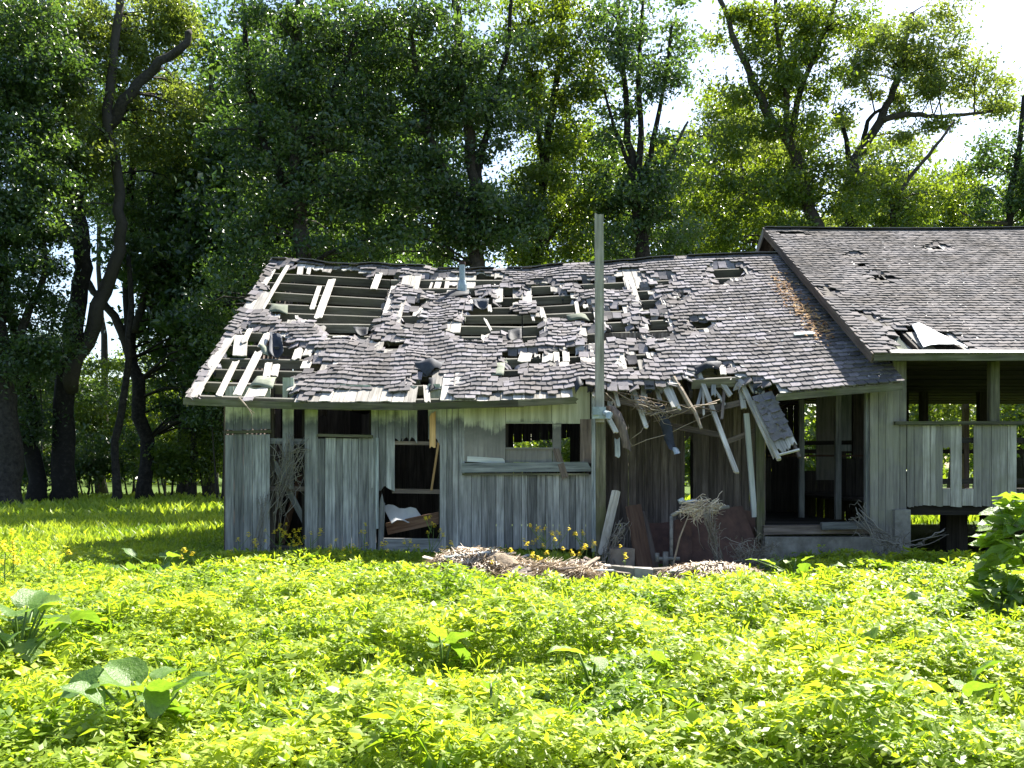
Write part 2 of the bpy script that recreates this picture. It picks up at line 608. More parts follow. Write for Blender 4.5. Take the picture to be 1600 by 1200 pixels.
# sheathing still there, shingles gone: the boards show pale
BARE = [
    [(463, 409), (520, 414), (568, 424), (566, 432), (470, 428)], rect(525, 416, 570, 428),
    [(490, 612), (560, 606), (650, 612), (650, 630), (478, 630)], [(745, 618), (790, 611), (850, 612), (898, 610), (905, 598), (908, 630), (750, 630)],
    [(703, 428), (746, 428), (742, 458), (702, 458)], [(746, 426), (796, 424), (796, 434), (746, 435)],
    [(957, 417), (1004, 419), (1012, 440), (985, 452), (960, 432)], rect(808, 459, 832, 471), rect(698, 498, 718, 520),
    [(384, 472), (408, 468), (402, 482), (382, 482)], rect(676, 604, 704, 630), rect(1206, 602, 1232, 616), rect(836, 486, 852, 500), rect(580, 600, 597, 612),
]


def widen(h):
    """small tears are a little larger than their dark core"""
    xs_, ys_ = [p[0] for p in h], [p[1] for p in h]
    if max(xs_) - min(xs_) > 32:
        return h
    cx_, cy_ = sum(xs_) / len(xs_), sum(ys_) / len(ys_)
    return [(p[0] + (4 if p[0] > cx_ else -4), p[1] + (3 if p[1] > cy_ else -3)) for p in h]


HOLES = [widen(h) for h in HOLES]


def hole_at(px, py):
    return strip_free(px, py) and any(in_poly(px, py, h) for h in HOLES)


def strip_free(px, py):
    """false on the strip of roofing that still holds along the left rake"""
    k = (620 - py) / 218.0
    return px > 288 + 137 * k + 17 - 3 * k


def bare_at(px, py):
    return any(in_poly(px, py, h) for h in BARE)


def jitter_hole(p, amp=5.0):
    q = pix(p)
    n1 = noise.noise(Vector((p[0] * 3.1, p[1] * 3.1, 7.7)))
    n2 = noise.noise(Vector((p[0] * 3.1, p[1] * 3.1, 17.7)))
    return q[0] + amp * n1, q[1] + amp * 0.6 * n2


shed = thing('shed', (0.5, 20.0, 0.0), 'long grey plank shed with a sagging shingle roof full of holes', 'shed')
roof = part('roof', shed)
NRM = roof_normal(0.0)
SH = 0.012

# purlins
for k in range(13):
    v = 0.02 + k * 0.0792
    xs = [X0 + 0.12, -2.6, 0.2, 3.0, X1 - 0.1]
    for a, b in zip(xs, xs[1:]):
        mid = roof_pt((a + b) / 2, v, -0.115)
        pa, pb = roof_pt(a + 0.01, v, -0.125), roof_pt(b - 0.01, v, -0.125)
        qa, qb = pix(pa), pix(pb)
        if k == 0 and b > 1.3:
            continue
        if k == 1 and a > 0 and b < 3.5:
            continue
        board('purlin', pa, pb, 0.17, 0.045, M['purlin'], roof, face=(0, -math.cos(0.53), -math.sin(0.53)), warp=0.012)
# rafters below the purlins
for x in (-4.7, -2.6, 0.2, 3.0, 5.85):
    board('rafter', roof_pt(x, 0.09, -0.30), roof_pt(x, 0.985, -0.30), 0.16, 0.06, M['dark'], roof, face=(1, 0, 0))

# sheathing boards up the slope, broken at the holes
wb = 0.196
nb = int((X1 - X0) / wb)
for i in range(nb):
    x = X0 + wb * (i + 0.5)
    ST = 110
    run = None
    for j in range(ST + 1):
        v = j / ST
        jx, jy = jitter_hole(roof_pt(x, v), 5.0)
        ok = j < ST and not (hole_at(jx, jy) or (i % 5 > 1 and (hole_at(jx, jy + 4) or hole_at(jx, jy - 4))))
        if ok and run is None:
            run = v
        if not ok and run is not None:
            if v - run > 0.035:
                m = M['bleached']
                nseg = max(1, int((v - run) / 0.34))
                for s in range(nseg):
                    va, vb = run + (v - run) * s / nseg, run + (v - run) * (s + 1) / nseg
                    board('sheathing_board', roof_pt(x, va, -0.02), roof_pt(x, vb, -0.02), wb - 0.008, 0.02, m, roof, face=NRM,
                          jag0=0.12 if va > 0.01 else 0.03, jag1=0.14 if vb < 0.98 else 0.0)
            run = None

# pale boards left lying over the open purlins (photo rows of each board's two ends)
LEFTOVER = [((450, 413), (409, 482), 0.085), ((519, 435), (496, 497), 0.15), ((594, 423), (583, 452), 0.14), ((499, 446), (487, 482), 0.09),
            ((369, 562), (341, 618), 0.11), ((405, 547), (369, 618), 0.14), ((377, 522), (374, 556), 0.24), ((391, 512), (380, 535), 0.10),
            ((420, 517), (408, 540), 0.14), ((420, 565), (416, 588), 0.12), ((432, 568), (428, 587), 0.12), ((481, 562), (475, 577), 0.16),
            ((468, 543), (462, 561), 0.15), ((484, 544), (478, 556), 0.15), ((404, 605), (396, 621), 0.32), ((318, 597), (309, 617), 0.06),
            ((688, 432), (682, 450), 0.13), ((700, 432), (697, 452), 0.09), ((676, 438), (671, 452), 0.05), ((823, 549), (818, 565), 0.22),
            ((840, 550), (839, 557), 0.10), ((856, 549), (855, 565), 0.18), ((869, 549), (870, 565), 0.10), ((884, 548), (885, 565), 0.12),
            ((900, 470), (904, 494), 0.075), ((757, 496), (768, 516), 0.05), ((845, 480), (850, 496), 0.10), ((830, 488), (834, 500), 0.05),
            ((975, 432), (980, 450), 0.06), ((985, 434), (990, 452), 0.08), ((994, 432), (997, 450), 0.05), ((764, 474), (766, 486), 0.08),
            ((914, 474), (916, 481), 0.10), ((1006, 515), (1004, 527), 0.08), ((463, 490), (464, 498), 0.06), ((434, 490), (432, 498), 0.10),
            ((470, 412), (468, 430), 0.12), ((484, 414), (481, 428), 0.08), ((1128, 568), (1131, 586), 0.10), ((666, 600), (668, 628), 0.10)]
for (a, b, w) in LEFTOVER:
    xa, va = roof_hit(*a)
    xb, vb = roof_hit(*b)
    board('sheathing_board', roof_pt(xb, vb, -0.018), roof_pt(xa, va, -0.018), w, 0.02, M['bleached'], roof, face=NRM, jag0=0.10, jag1=0.10, tint=0.7 + 0.3 * random.random())


# ---- shingles
def shingle_mesh(k, w, l, curl):
    """thin slab with a wavy, curling lower edge; local Y runs up the slope"""
    r = random.Random(k)
    nx, ny = 4, 3
    top, bot = [], []
    for j in range(ny):
        for i in range(nx):
            x = -w / 2 + w * i / (nx - 1)
            y = -l / 2 + l * j / (ny - 1)
            if j == 0:
                y += (r.random() - 0.5) * 0.035
            z = 0.0
            if j == 0:
                z = curl * (r.random() - 0.25)
            elif j == 1:
                z = curl * 0.25 * (r.random() - 0.5)
            top.append((x, y, z + (0.018 if j == 0 else 0.012)))
            bot.append((x, y, z - 0.002))
    vs = top + bot
    n = nx * ny
    fs = []
    for j in range(ny - 1):
        for i in range(nx - 1):
            a = j * nx + i
            fs.append((a, a + 1, a + nx + 1, a + nx))
    for i in range(nx - 1):
        fs.append((i, n + i, n + i + 1, i + 1))
    for j in range(ny - 1):
        a = j * nx
        fs.append((a, a + nx, n + a + nx, n + a))
        b = a + nx - 1
        fs.append((b, n + b, n + b + nx, b + nx))
    return vs, fs


def lay_shingles(parent, name, pt, nrm, xa, xb, slope_len, expo, width, skip, edge, flap, curl, flat, keep=300, near=None, dull=1.0, scraps=None, lift=0.06):
    """rows of single tabs; the keep nearest are objects, the rest one mesh"""
    variants = []
    for k in range(28):
        vs, fs = shingle_mesh(k, width - 0.012, expo + 0.075, curl)
        tn = random.Random(100 + k).random() ** 1.2 * (1.0 if k % 9 == 0 else 0.85) * dull
        mb = MB()
        mb.add(vs, fs, tn)
        variants.append((mb.mesh(name, M['shingle']), np.array(vs), fs, tn))
    rows = int(slope_len / expo)
    spots = []
    for r in range(rows):
        v = (r + 0.5) / rows
        shift = (r % 2) * 0.5 * width + (random.random() - 0.5) * 0.05
        n = int((xb - xa) / width) + 2
        for i in range(n):
            x = xa + (i + 0.5) * width - shift
            x = min(max(x, xa + width * 0.3), xb - width * 0.3)
            p = pt(x, v, 0.016)
            if skip(p):
                continue
            dv = 0.5 / rows
            t = (pt(x, min(v + dv, 1.0), 0) - pt(x, v - dv, 0)).normalized()
            a = (pt(x + 0.06, v, 0) - pt(x - 0.06, v, 0)).normalized()
            nn = a.cross(t).normalized()
            m = Matrix((a, nn.cross(a), nn)).transposed().to_4x4()
            tilt = lift
            yaw = (random.random() - 0.5) * (0.02 if flat(x) else 0.05)
            roll = (random.random() - 0.5) * (0.006 if flat(x) else 0.025)
            e = edge(p)
            if e:
                dirn = e
                ang = 0.06 + random.random() * flap * (0.4 if e[1] > 0 else 1.0)
                m = m @ Matrix.Rotation(yaw, 4, 'Z')
                ax, ay = dirn
                # the loose edge droops into the hole
                m = m @ Matrix.Rotation(-ang * ay, 4, 'X') @ Matrix.Rotation(ang * ax, 4, 'Y')
                p = p - nn * (0.012 + 0.5 * (width if ax else expo) * math.sin(ang))
            else:
                m = m @ Matrix.Rotation(yaw, 4, 'Z') @ Matrix.Rotation(-tilt, 4, 'X') @ Matrix.Rotation(roll, 4, 'Y')
            m.translation = p
            if e and scraps is not None and random.random() < 0.45:
                ax, ay = e
                q = p + a * (0.11 * ax) + t * (0.10 * ay) - nn * 0.015
                ms = Matrix((a, nn.cross(a), nn)).transposed().to_4x4() @ Matrix.Rotation(math.atan2(ay, ax) + random.gauss(0, 0.4), 4, 'Z') @ Matrix.Rotation(0.15 + 0.75 * random.random(), 4, 'Y')
                ms.translation = q
                obj('felt_scrap', random.choice(scraps), parent, ms)
            k = random.randrange(28)
            if flat(x) and random.random() < 0.7:
                k = random.randrange(14)
            spots.append((near(p), m, k))
    spots.sort(key=lambda s: s[0])
    for s in spots[:keep]:
        obj(name, variants[s[2]][0], parent, s[1])
    mb = MB()
    for s in spots[keep:]:
        me, vs, fs, tn = variants[s[2]]
        A = np.array(s[1])
        pv = vs @ A[:3, :3].T + A[:3, 3]
        mb.add([tuple(q) for q in pv], fs, tn)
    if mb.v:
        o = obj(name + '_rows', mb.mesh(name + '_rows', M['shingle']), parent)
        o['kind'] = 'stuff'


def skip_left(p):
    q = jitter_hole(p)
    return hole_at(*q) or bare_at(*q)


def edge_left(p):
    q = jitter_hole(p)
    for dx, dy, ax, ay in ((13, 0, 1, 0), (-13, 0, -1, 0), (0, 7, 0, -1), (0, -7, 0, 1)):
        if hole_at(q[0] + dx, q[1] + dy):
            return (ax, ay)
    return None


SCRAPS = []
for k_ in range(9):
    rs_ = random.Random(700 + k_)
    n_ = 5
    L_, W_ = rs_.uniform(0.08, 0.22), rs_.uniform(0.10, 0.24)
    top_, bot_ = [], []
    for j_ in range(4):
        for i_ in range(n_):
            u_ = j_ / 3
            x_s = -0.05 + L_ * u_ * (1 if j_ < 3 else rs_.uniform(0.6, 1.25))
            y_s = (i_ / (n_ - 1) - 0.5) * W_ * (1 - 0.45 * u_ * rs_.random())
            top_.append((x_s, y_s, -0.10 * u_ * u_ + rs_.uniform(-0.012, 0.012)))
    bot_ = [(p_[0], p_[1], p_[2] - 0.008) for p_ in top_]
    nn_ = len(top_)
    ff_ = []
    for j_ in range(3):
        for i_ in range(n_ - 1):
            a_ = j_ * n_ + i_
            ff_ += [(a_, a_ + n_, a_ + n_ + 1, a_ + 1), (nn_ + a_, nn_ + a_ + 1, nn_ + a_ + n_ + 1, nn_ + a_ + n_)]
    mb_ = MB()
    mb_.add(top_ + bot_, ff_, rs_.random())
    SCRAPS.append(mb_.mesh('felt_scrap', M[('felt', 'shingle', 'greenfelt', 'bleached')[(0, 1, 0, 1, 1, 0, 1, 2, 3)[k_]]]))

lay_shingles(roof, 'shingle', roof_pt, None, X0, X1, SLOPE_LEN, 0.16, 0.18, skip_left, edge_left, 0.5, 0.014,
             lambda x: x > 3.2, 300, lambda p: p.y, scraps=SCRAPS)

# a felt and shingle patch still hanging over the open lower corner, loose flaps of tar felt
def flap(name, px_pts, mat, lift=0.03, parent=roof, n=5, curl=0.12):
    """a bent sheet between four photo points given at roof level: tl, tr, br, bl"""
    P = []
    for q in px_pts:
        x, v = roof_hit(*q)
        P.append(roof_pt(x, v, lift))
    mb = MB()
    vs = []
    for j in range(n + 1):
        for i in range(n + 1):
            a, b = i / n, j / n
            p = (P[0] * (1 - a) + P[1] * a) * (1 - b) + (P[3] * (1 - a) + P[2] * a) * b
            p = p + NRM * (curl * (math.sin(a * 3.1) * math.sin(b * 2.6) - 0.4) + 0.04 * noise.noise(p * 5.0))
            vs.append(p)
    k = len(vs)
    vs2 = vs + [p - NRM * 0.012 for p in vs]
    fs = []
    for j in range(n):
        for i in range(n):
            a = j * (n + 1) + i
            fs.append((a, a + n + 1, a + n + 2, a + 1))
            fs.append((k + a, k + a + 1, k + a + n + 2, k + a + n + 1))
    ring = [i for i in range(n + 1)] + [(j + 1) * (n + 1) - 1 for j in range(1, n + 1)] + [n * (n + 1) + i for i in range(n - 1, -1, -1)] + [j * (n + 1) for j in range(n - 1, 0, -1)]
    for a, b in zip(ring, ring[1:] + ring[:1]):
        fs.append((a, b, k + b, k + a))
    mb.add(vs2, fs, random.random())
    return obj(name, mb.mesh(name, mat, True), parent)


flap('felt_patch', [(402, 590), (432, 590), (426, 606), (390, 604)], M['greenfelt'], 0.03, curl=0.05)
flap('felt_flap', [(422, 525), (441, 531), (444, 556), (421, 557)], M['felt'], 0.0, curl=-0.22)
flap('felt_flap', [(404, 537), (420, 538), (421, 556), (411, 552)], M['greenfelt'], 0.01, curl=0.06)
flap('felt_patch', [(425, 476), (450, 476), (449, 490), (416, 487)], M['greenfelt'], 0.02, curl=0.05)
flap('felt_flap', [(738, 470), (764, 470), (762, 483), (742, 483)], M['felt'], 0.0, curl=-0.12)
flap('felt_flap', [(700, 456), (733, 455), (733, 463), (694, 473)], M['felt'], 0.06, curl=0.05)
flap('felt_flap', [(794, 517), (815, 516), (815, 531), (794, 531)], M['felt'], 0.0, curl=-0.08)
flap('felt_flap', [(645, 568), (695, 567), (688, 580), (668, 590)], M['felt'], 0.10, curl=0.18)
flap('felt_flap', [(670, 592), (681, 592), (681, 606), (670, 612)], M['felt'], 0.03, curl=0.05)
flap('felt_flap', [(897, 592), (906, 588), (911, 605), (899, 616)], M['felt'], 0.05, curl=0.08)
flap('felt_patch', [(772, 569), (789, 569), (787, 588), (766, 588)], M['greenfelt'], 0.03, curl=0.03)
flap('felt_patch', [(885, 494), (912, 492), (922, 503), (888, 503)], M['greenfelt'], 0.05, curl=0.05)
flap('felt_flap', [(1085, 575), (1130, 565), (1122, 577), (1088, 586)], M['felt'], 0.07, curl=0.14)
flap('felt_flap', [(552, 512), (576, 513), (574, 526), (556, 522)], M['felt'], 0.01, curl=-0.08)

# ridge caps, rake and eave boards
for i in range(38):
    a = X0 + (X1 - X0) * i / 38
    b = X0 + (X1 - X0) * (i + 1) / 38
    if a > 5.75:
        continue
    p, q = roof_pt(a, 1.0, 0.045), roof_pt(b, 1.0, 0.045)
    if random.random() < 0.08:
        continue
    board('ridge_cap', p, q + Vector((0.03, 0, 0)), 0.26, 0.018, M['shingle'], roof, face=(0, -0.12, 1), tint=0.3 + 0.6 * random.random(), jag0=0.02, jag1=0.02)
board('rake_board', roof_pt(X0 + 0.015, 0.0, -0.11), roof_pt(X0 + 0.015, 1.0, -0.11), 0.15, 0.03, M['plank_low'], roof, face=(-1, 0, 0))
fx = [X0 - 0.02, -3.55, -1.6, 0.1, 1.05]
for a, b in zip(fx, fx[1:]):
    board('fascia', roof_pt(a, 0, -0.085) + Vector((0, -0.03, 0)), roof_pt(b, 0, -0.085) + Vector((0, -0.03, 0)), 0.11, 0.045, M['greenish'], roof, warp=0.008, jag1=0.15 if b > 1 else 0)
board('fascia', roof_pt(4.22, 0, -0.085) + Vector((0, -0.03, 0)), roof_pt(X1, 0, -0.085) + Vector((0, -0.03, 0)), 0.11, 0.045, M['greenish'], roof, jag0=0.1)

# rear slope
def rear_pt(x, v, off=0.0):
    p = roof_pt(x, 1.0)
    zr = p.z
    return Vector((x, YR + 5.9 * v, zr - 3.42 * v)) + Vector((0, 0.5, 0.86)) * off
for i in range(nb):
    x = X0 + wb * (i + 0.5)
    if i % 17 == 9:
        continue
    board('sheathing_board', rear_pt(x, 0.0, -0.02), rear_pt(x, 1.0, -0.02), wb - 0.004, 0.02, M['dark'], roof, face=(0, 0.5, 0.86))
mb = MB()
nx_ = 40
for j in range(2):
    for i in range(nx_ + 1):
        mb.add([rear_pt(X0 + (X1 - X0) * i / nx_, float(j), 0.012 + 0.0 * j)], [], 0.4)
mb.f = [(i, nx_ + 1 + i, nx_ + 2 + i, i + 1) for i in range(nx_) if i % 9 != 5]
obj('rear_shingle_sheet', mb.mesh('rear_shingle_sheet', M['shingle']), roof)

# vent pipe on the ridge side
mb = MB()
vx, vv = roof_hit(722, 457)
vb = roof_pt(vx, vv, -0.05)
mb.tube([vb, vb + Vector((0, 0, 0.20)), vb + Vector((0, 0, 0.30))], [0.105, 0.10, 0.075], 12, 0.5)
mb.tube([vb + Vector((0, 0, 0.30)), vb + Vector((0, 0, 0.62))], 0.062, 12, 0.3)
mb.box(vb + Vector((0, 0.05, 0.03)), (0.34, 0.4, 0.02), 0.6)
vp = obj('vent_pipe', mb.mesh('vent_pipe', M['metal']), shed)
mb = MB()
mb.tube([vb + Vector((0, 0, 0.62)), vb + Vector((0, 0, 0.68))], 0.07, 12, 0.1)
vcap = obj('pipe_collar', mb.mesh('pipe_collar', M['rust']), vp)

# ------------------------------------------------------------------ front wall
wall = part('plank_wall', shed)


def wp(px, py, d=DW):
    return W(px, py, d)


def vplank(x0, x1, ytop, ybot, mat='plank', d=DW, parent=wall, jt=0.0, jb=0.0, th=0.022, name='plank', tint=None, lean=0.0):
    s = d / F
    w = (x1 - x0) * s - 0.007
    xm = (x0 + x1) / 2
    dy = (random.random() - 0.5) * 0.014
    board(name, W(xm, ybot, d) + Vector((0, dy, 0)), W(xm + lean, ytop, d) + Vector((0, dy + (random.random() - 0.5) * 0.006, 0)), w, th, M[mat], parent,
          jag0=jb, jag1=jt, tint=tint)


def row(x0, x1, n, ytop, ybot, mat='plank', **kw):
    """n planks of uneven width side by side"""
    cuts = [x0 + (x1 - x0) * (i + (0 if i in (0, n) else (random.random() - 0.5) * 0.35)) / n for i in range(n + 1)]
    for a, b in zip(cuts, cuts[1:]):
        vplank(a, b, ytop + random.random() * 2, ybot - random.random() * 3, mat, **kw)


TOP = 603
row(352, 423, 5, TOP, 674, jb=0.02)
row(352, 422, 5, 678, 872, mat='plank_low', jb=0.05)
board('batten', wp(350, 675.5, DW - 0.03), wp(424, 674, DW - 0.03), 0.05, 0.03, M['greenish'], wall)
vplank(441, 459, 590, 772, jb=0.25, lean=0.5)
row(476, 497, 1, TOP, 862)
row(497, 580, 6, 600, 632)
row(497, 588, 7, 684, 863, mat='plank_low', jb=0.02)
board('sill', wp(496, 680, DW - 0.04), wp(582, 682, DW - 0.04), 0.045, 0.09, M['greenish'], wall, face=(0, -1, 0))
row(580, 617, 3, TOP, 768, jb=0.10)
row(617, 652, 3, TOP, 694, jb=0.14)
vplank(669, 688, 600, 694, jb=0.15)
vplank(671, 681, 640, 698, mat='fresh', d=DW - 0.03, jb=0.2, jt=0.25)
vplank(587, 592, 684, 826, mat='rail', d=DW - 0.04, th=0.04, name='corner_trim')
vplank(590, 599, 770, 862, mat='plank_low', jt=0.3, lean=4)
row(687, 726, 4, TOP, 858)
row(725, 926, 16, 741, 860, mat='plank_low', jb=0.03)
# smooth panel with its window
pn = [(725, 790, 604, 722), (790, 862, 604, 660), (862, 922, 604, 662)]
for a, b, t_, u_ in pn:
    vplank(a, b, t_, u_, mat='panel', name='wall_panel', d=DW)
vplank(790, 863, 700, 722, mat='panel', name='wall_panel', d=DW)
vplank(863, 877, 663, 724, mat='panel', name='window_post', d=DW, th=0.05)
vplank(906, 925, 655, 724, mat='brown', name='plank')
board('rail', wp(721, 731, DW - 0.05), wp(923, 729, DW - 0.05), 0.16, 0.05, M['rail'], wall, jag0=0.02, jag1=0.08, tint=0.15)
board('batten', wp(730, 717, DW - 0.02), wp(795, 721, DW - 0.02), 0.09, 0.02, M['white'], wall, jag1=0.2)
board('batten', wp(722, 741, DW - 0.045), wp(920, 741, DW - 0.045), 0.03, 0.03, M['greenish'], wall)
board('broken_slat', wp(868, 700, DW - 0.06), wp(884, 748, DW - 0.07), 0.11, 0.02, M['brown'], wall, jag0=0.05, jag1=0.05)
board('window_stop', wp(790, 660.5, DW - 0.02), wp(864, 660.5, DW - 0.02), 0.03, 0.03, M['panel'], wall)
board('window_stop', wp(790, 700.5, DW - 0.02), wp(864, 700.5, DW - 0.02), 0.03, 0.03, M['panel'], wall)
vplank(924, 931, 612, 862, mat='rail', d=DW - 0.05, th=0.05, name='corner_trim', tint=0.8)
# rails and braces behind the openings
for (a, b, yy, w, m) in ((420, 480, 689, 0.09, 'plank_low'), (420, 480, 763, 0.08, 'brown'), (612, 690, 767, 0.075, 'brown'), (612, 690, 692, 0.06, 'brown'),
                         (590, 690, 851, 0.22, 'plank_low'), (420, 480, 858, 0.14, 'dark'), (352, 920, 632, 0.08, 'dark')):
    board('girt', wp(a, yy, DW + 0.06), wp(b, yy + 1, DW + 0.06), w, 0.06, M[m], wall, jag0=0.03, jag1=0.03)
board('brace', wp(428, 722, DW + 0.1), wp(480, 822, DW + 0.1), 0.10, 0.04, M['plank_low'], wall)
board('lath', wp(685, 692, DW - 0.01), wp(674, 766, DW - 0.01), 0.035, 0.02, M['fresh'], wall, tint=0.2)
for px in (425, 477, 582, 690, 790, 926):
    board('stud', wp(px, 862, DW + 0.10), wp(px, 606, DW + 0.10), 0.09, 0.09, M['dark'], wall)

# end wall and back wall
gable = part('plank_wall', shed)
xg = X0 + 0.5
for i in range(44):
    y = DW + 0.13 + i * 0.245
    v = (y - YE) / (YR - YE)
    zt = roof_pt(xg, min(v, 1.0), -0.3).z if v <= 1 else rear_pt(xg, v - 1.0, -0.3).z
    if i in (21, 22, 30):
        continue
    board('plank', (xg, y, 0.05), (xg, y, zt), 0.237, 0.022, M['brown'], gable, face=(-1, 0, 0))
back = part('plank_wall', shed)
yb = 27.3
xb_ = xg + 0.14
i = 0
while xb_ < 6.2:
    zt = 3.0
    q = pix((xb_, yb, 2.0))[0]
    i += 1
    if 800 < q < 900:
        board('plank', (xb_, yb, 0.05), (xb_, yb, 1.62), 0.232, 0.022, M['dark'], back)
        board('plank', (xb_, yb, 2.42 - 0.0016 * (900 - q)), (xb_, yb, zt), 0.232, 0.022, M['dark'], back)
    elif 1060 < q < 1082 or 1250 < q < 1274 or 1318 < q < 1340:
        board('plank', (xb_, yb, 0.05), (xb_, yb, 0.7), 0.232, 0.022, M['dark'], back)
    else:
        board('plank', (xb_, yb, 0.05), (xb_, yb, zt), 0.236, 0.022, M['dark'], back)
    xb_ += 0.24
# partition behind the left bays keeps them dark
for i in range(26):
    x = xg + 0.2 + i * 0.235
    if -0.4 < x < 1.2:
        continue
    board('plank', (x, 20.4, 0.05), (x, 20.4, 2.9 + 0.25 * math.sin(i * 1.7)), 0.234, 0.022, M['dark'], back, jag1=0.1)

# things inside the left bay
mb = MB()
A = [W(598, 790, 17.3), W(650, 795, 17.25), W(663, 812, 17.1), W(612, 818, 16.95)]
sheet_v = []
for j in range(5):
    for i2 in range(7):
        a, b = i2 / 6, j / 4
        p = (A[0] * (1 - a) + A[1] * a) * (1 - b) + (A[3] * (1 - a) + A[2] * a) * b
        sheet_v.append(p + Vector((0, 0, 0.03 * math.sin(a * 9) + 0.04 * noise.noise(p * 4))))
n0 = len(sheet_v)
fs = []
for j in range(4):
    for i2 in range(6):
        a = j * 7 + i2
        fs += [(a, a + 1, a + 8, a + 7), (n0 + a, n0 + a + 7, n0 + a + 8, n0 + a + 1)]
mb.add(sheet_v + [p - Vector((0, 0, 0.01)) for p in sheet_v], fs, 0.7)
o = obj('crumpled_sheet', mb.mesh('crumpled_sheet', M['sheet'], True))
tag(o, 'white crumpled metal sheet lying in the low wall opening', 'metal sheet')
o = board('fallen_beam', W(606, 826, 17.2), W(690, 808, 16.95), 0.2, 0.12, M['redbrown'], None)
tag(o, 'brown fallen beam under the white crumpled sheet', 'beam', None, 'thing')
o = board('fallen_beam', W(440, 850, 17.3), W(470, 740, 17.7), 0.1, 0.06, M['redbrown'], None)
tag(o, 'short reddish beam leaning inside the vine covered opening', 'beam', None, 'thing')

# ------------------------------------------------------------------ recessed bay with the torn eave
recess = part('plank_wall', shed)
DRW = 18.5
cuts = [944 + i * 12.6 for i in range(21)]
for a, b in zip(cuts, cuts[1:]):
    if 1062 < a < 1072:
        vplank(a, b, 560, 690, mat='brown', d=DRW, parent=recess, jb=0.3)
        continue
    vplank(a, b, 520, 868, mat='brown', d=DRW, parent=recess)
# return walls of the bay
for i in range(7):
    y = DW + 0.25 + i * 0.26
    board('plank', (1.40, y, 0.1), (1.40, y, roof_pt(1.4, (y - YE) / (YR - YE), -0.32).z), 0.25, 0.022, M['brown'], recess, face=(1, 0, 0))
# bent and hanging timbers
HANG = [((1090, 578, 17.0), (1151, 739, 15.9), 0.075, 'bleached'), ((1152, 584, 16.9), (1213, 717, 16.0), 0.085, 'bleached'),
        ((985, 596, 16.9), (1011, 671, 16.4), 0.075, 'bleached'), ((957, 596, 16.8), (967, 636, 16.5), 0.06, 'bleached'),
        ((1034, 592, 16.8), (1056, 638, 16.4), 0.12, 'bleached'), ((1043, 594, 16.8), (1062, 641, 16.4), 0.05, 'bleached'),
        ((951, 654, 16.45), (964, 678, 16.3), 0.08, 'white'), ((964, 684, 16.4), (965, 716, 16.35), 0.085, 'rail'),
        ((1164, 588, 16.9), (1180, 614, 16.6), 0.06, 'bleached'), ((1172, 588, 16.9), (1192, 616, 16.6), 0.10, 'bleached'), ((922, 596, 16.9), (930, 620, 16.5), 0.08, 'bleached'),
        ((968, 596, 16.85), (972, 606, 16.7), 0.06, 'bleached')]
rh = random.Random(31)
for _ in range(16):
    hx = rh.uniform(945, 1160)
    hy = rh.uniform(590, 602)
    ln = rh.uniform(18, 60)
    HANG.append(((hx, hy, 16.9), (hx + rh.gauss(6, 9), hy + ln, 16.9 - ln * 0.006), rh.uniform(0.03, 0.10), rh.choice(('bleached', 'brown', 'plank_low', 'bleached'))))
for a, b, w, m in HANG:
    board('hanging_board', W(*a), W(*b), w, 0.035, M[m], shed, face=(0.1, -0.8, 0.6), jag0=0.04, jag1=0.06, tint=0.8)
mb = MB()
mb.tube([W(1052, 590, 16.8), W(1066, 612, 16.6), W(1078, 634, 16.5), W(1086, 644, 16.45), W(1096, 670, 16.3)], [0.045, 0.04, 0.045, 0.035, 0.025], 6)
obj('splintered_rafter', mb.mesh('splintered_rafter', M['twig']), shed)
# sagging plate
SAG = [(944, 621), (1020, 638), (1062, 642), (1092, 642), (1136, 634), (1180, 624)]
for (a, b), (c, e) in zip(SAG, SAG[1:]):
    board('wall_plate', W(a, b, 16.75), W(c, e, 16.75), 0.10, 0.08, M['brown'], shed)
board('wall_plate', W(1030, 662, 16.9), W(1127, 680, 16.9), 0.095, 0.06, M['brown'], shed, jag0=0.06)
board('wall_plate', W(1136, 690, 16.9), W(1192, 668, 16.9), 0.085, 0.06, M['brown'], shed)
board('wall_plate', W(1056, 588, 17.6), W(1140, 584, 17.6), 0.05, 0.09, M['bleached'], shed, face=(0, 0, 1))
board('post', W(1179, 808, 16.75), W(1166, 646, 16.75), 0.085, 0.06, M['white'], shed, tint=0.3)
board('post', W(1188, 842, 16.75), W(1186, 632, 16.75), 0.13, 0.10, M['greenish'], shed, tint=0.4)


# hanging strip of the roof: rafters, boards and a skin of shingles
drop = part('hanging_roof_strip', shed)
C = [W(1176, 624, 16.55), W(1207, 615, 16.6), W(1250, 706, 15.85), W(1216, 713, 15.8)]
nd = (C[3] - C[0]).cross(C[1] - C[0]).normalized()
if nd.y > 0:
    nd = -nd


def dp(a, b, off=0.0):
    return (C[0] * (1 - a) + C[1] * a) * (1 - b) + (C[3] * (1 - a) + C[2] * a) * b + nd * off


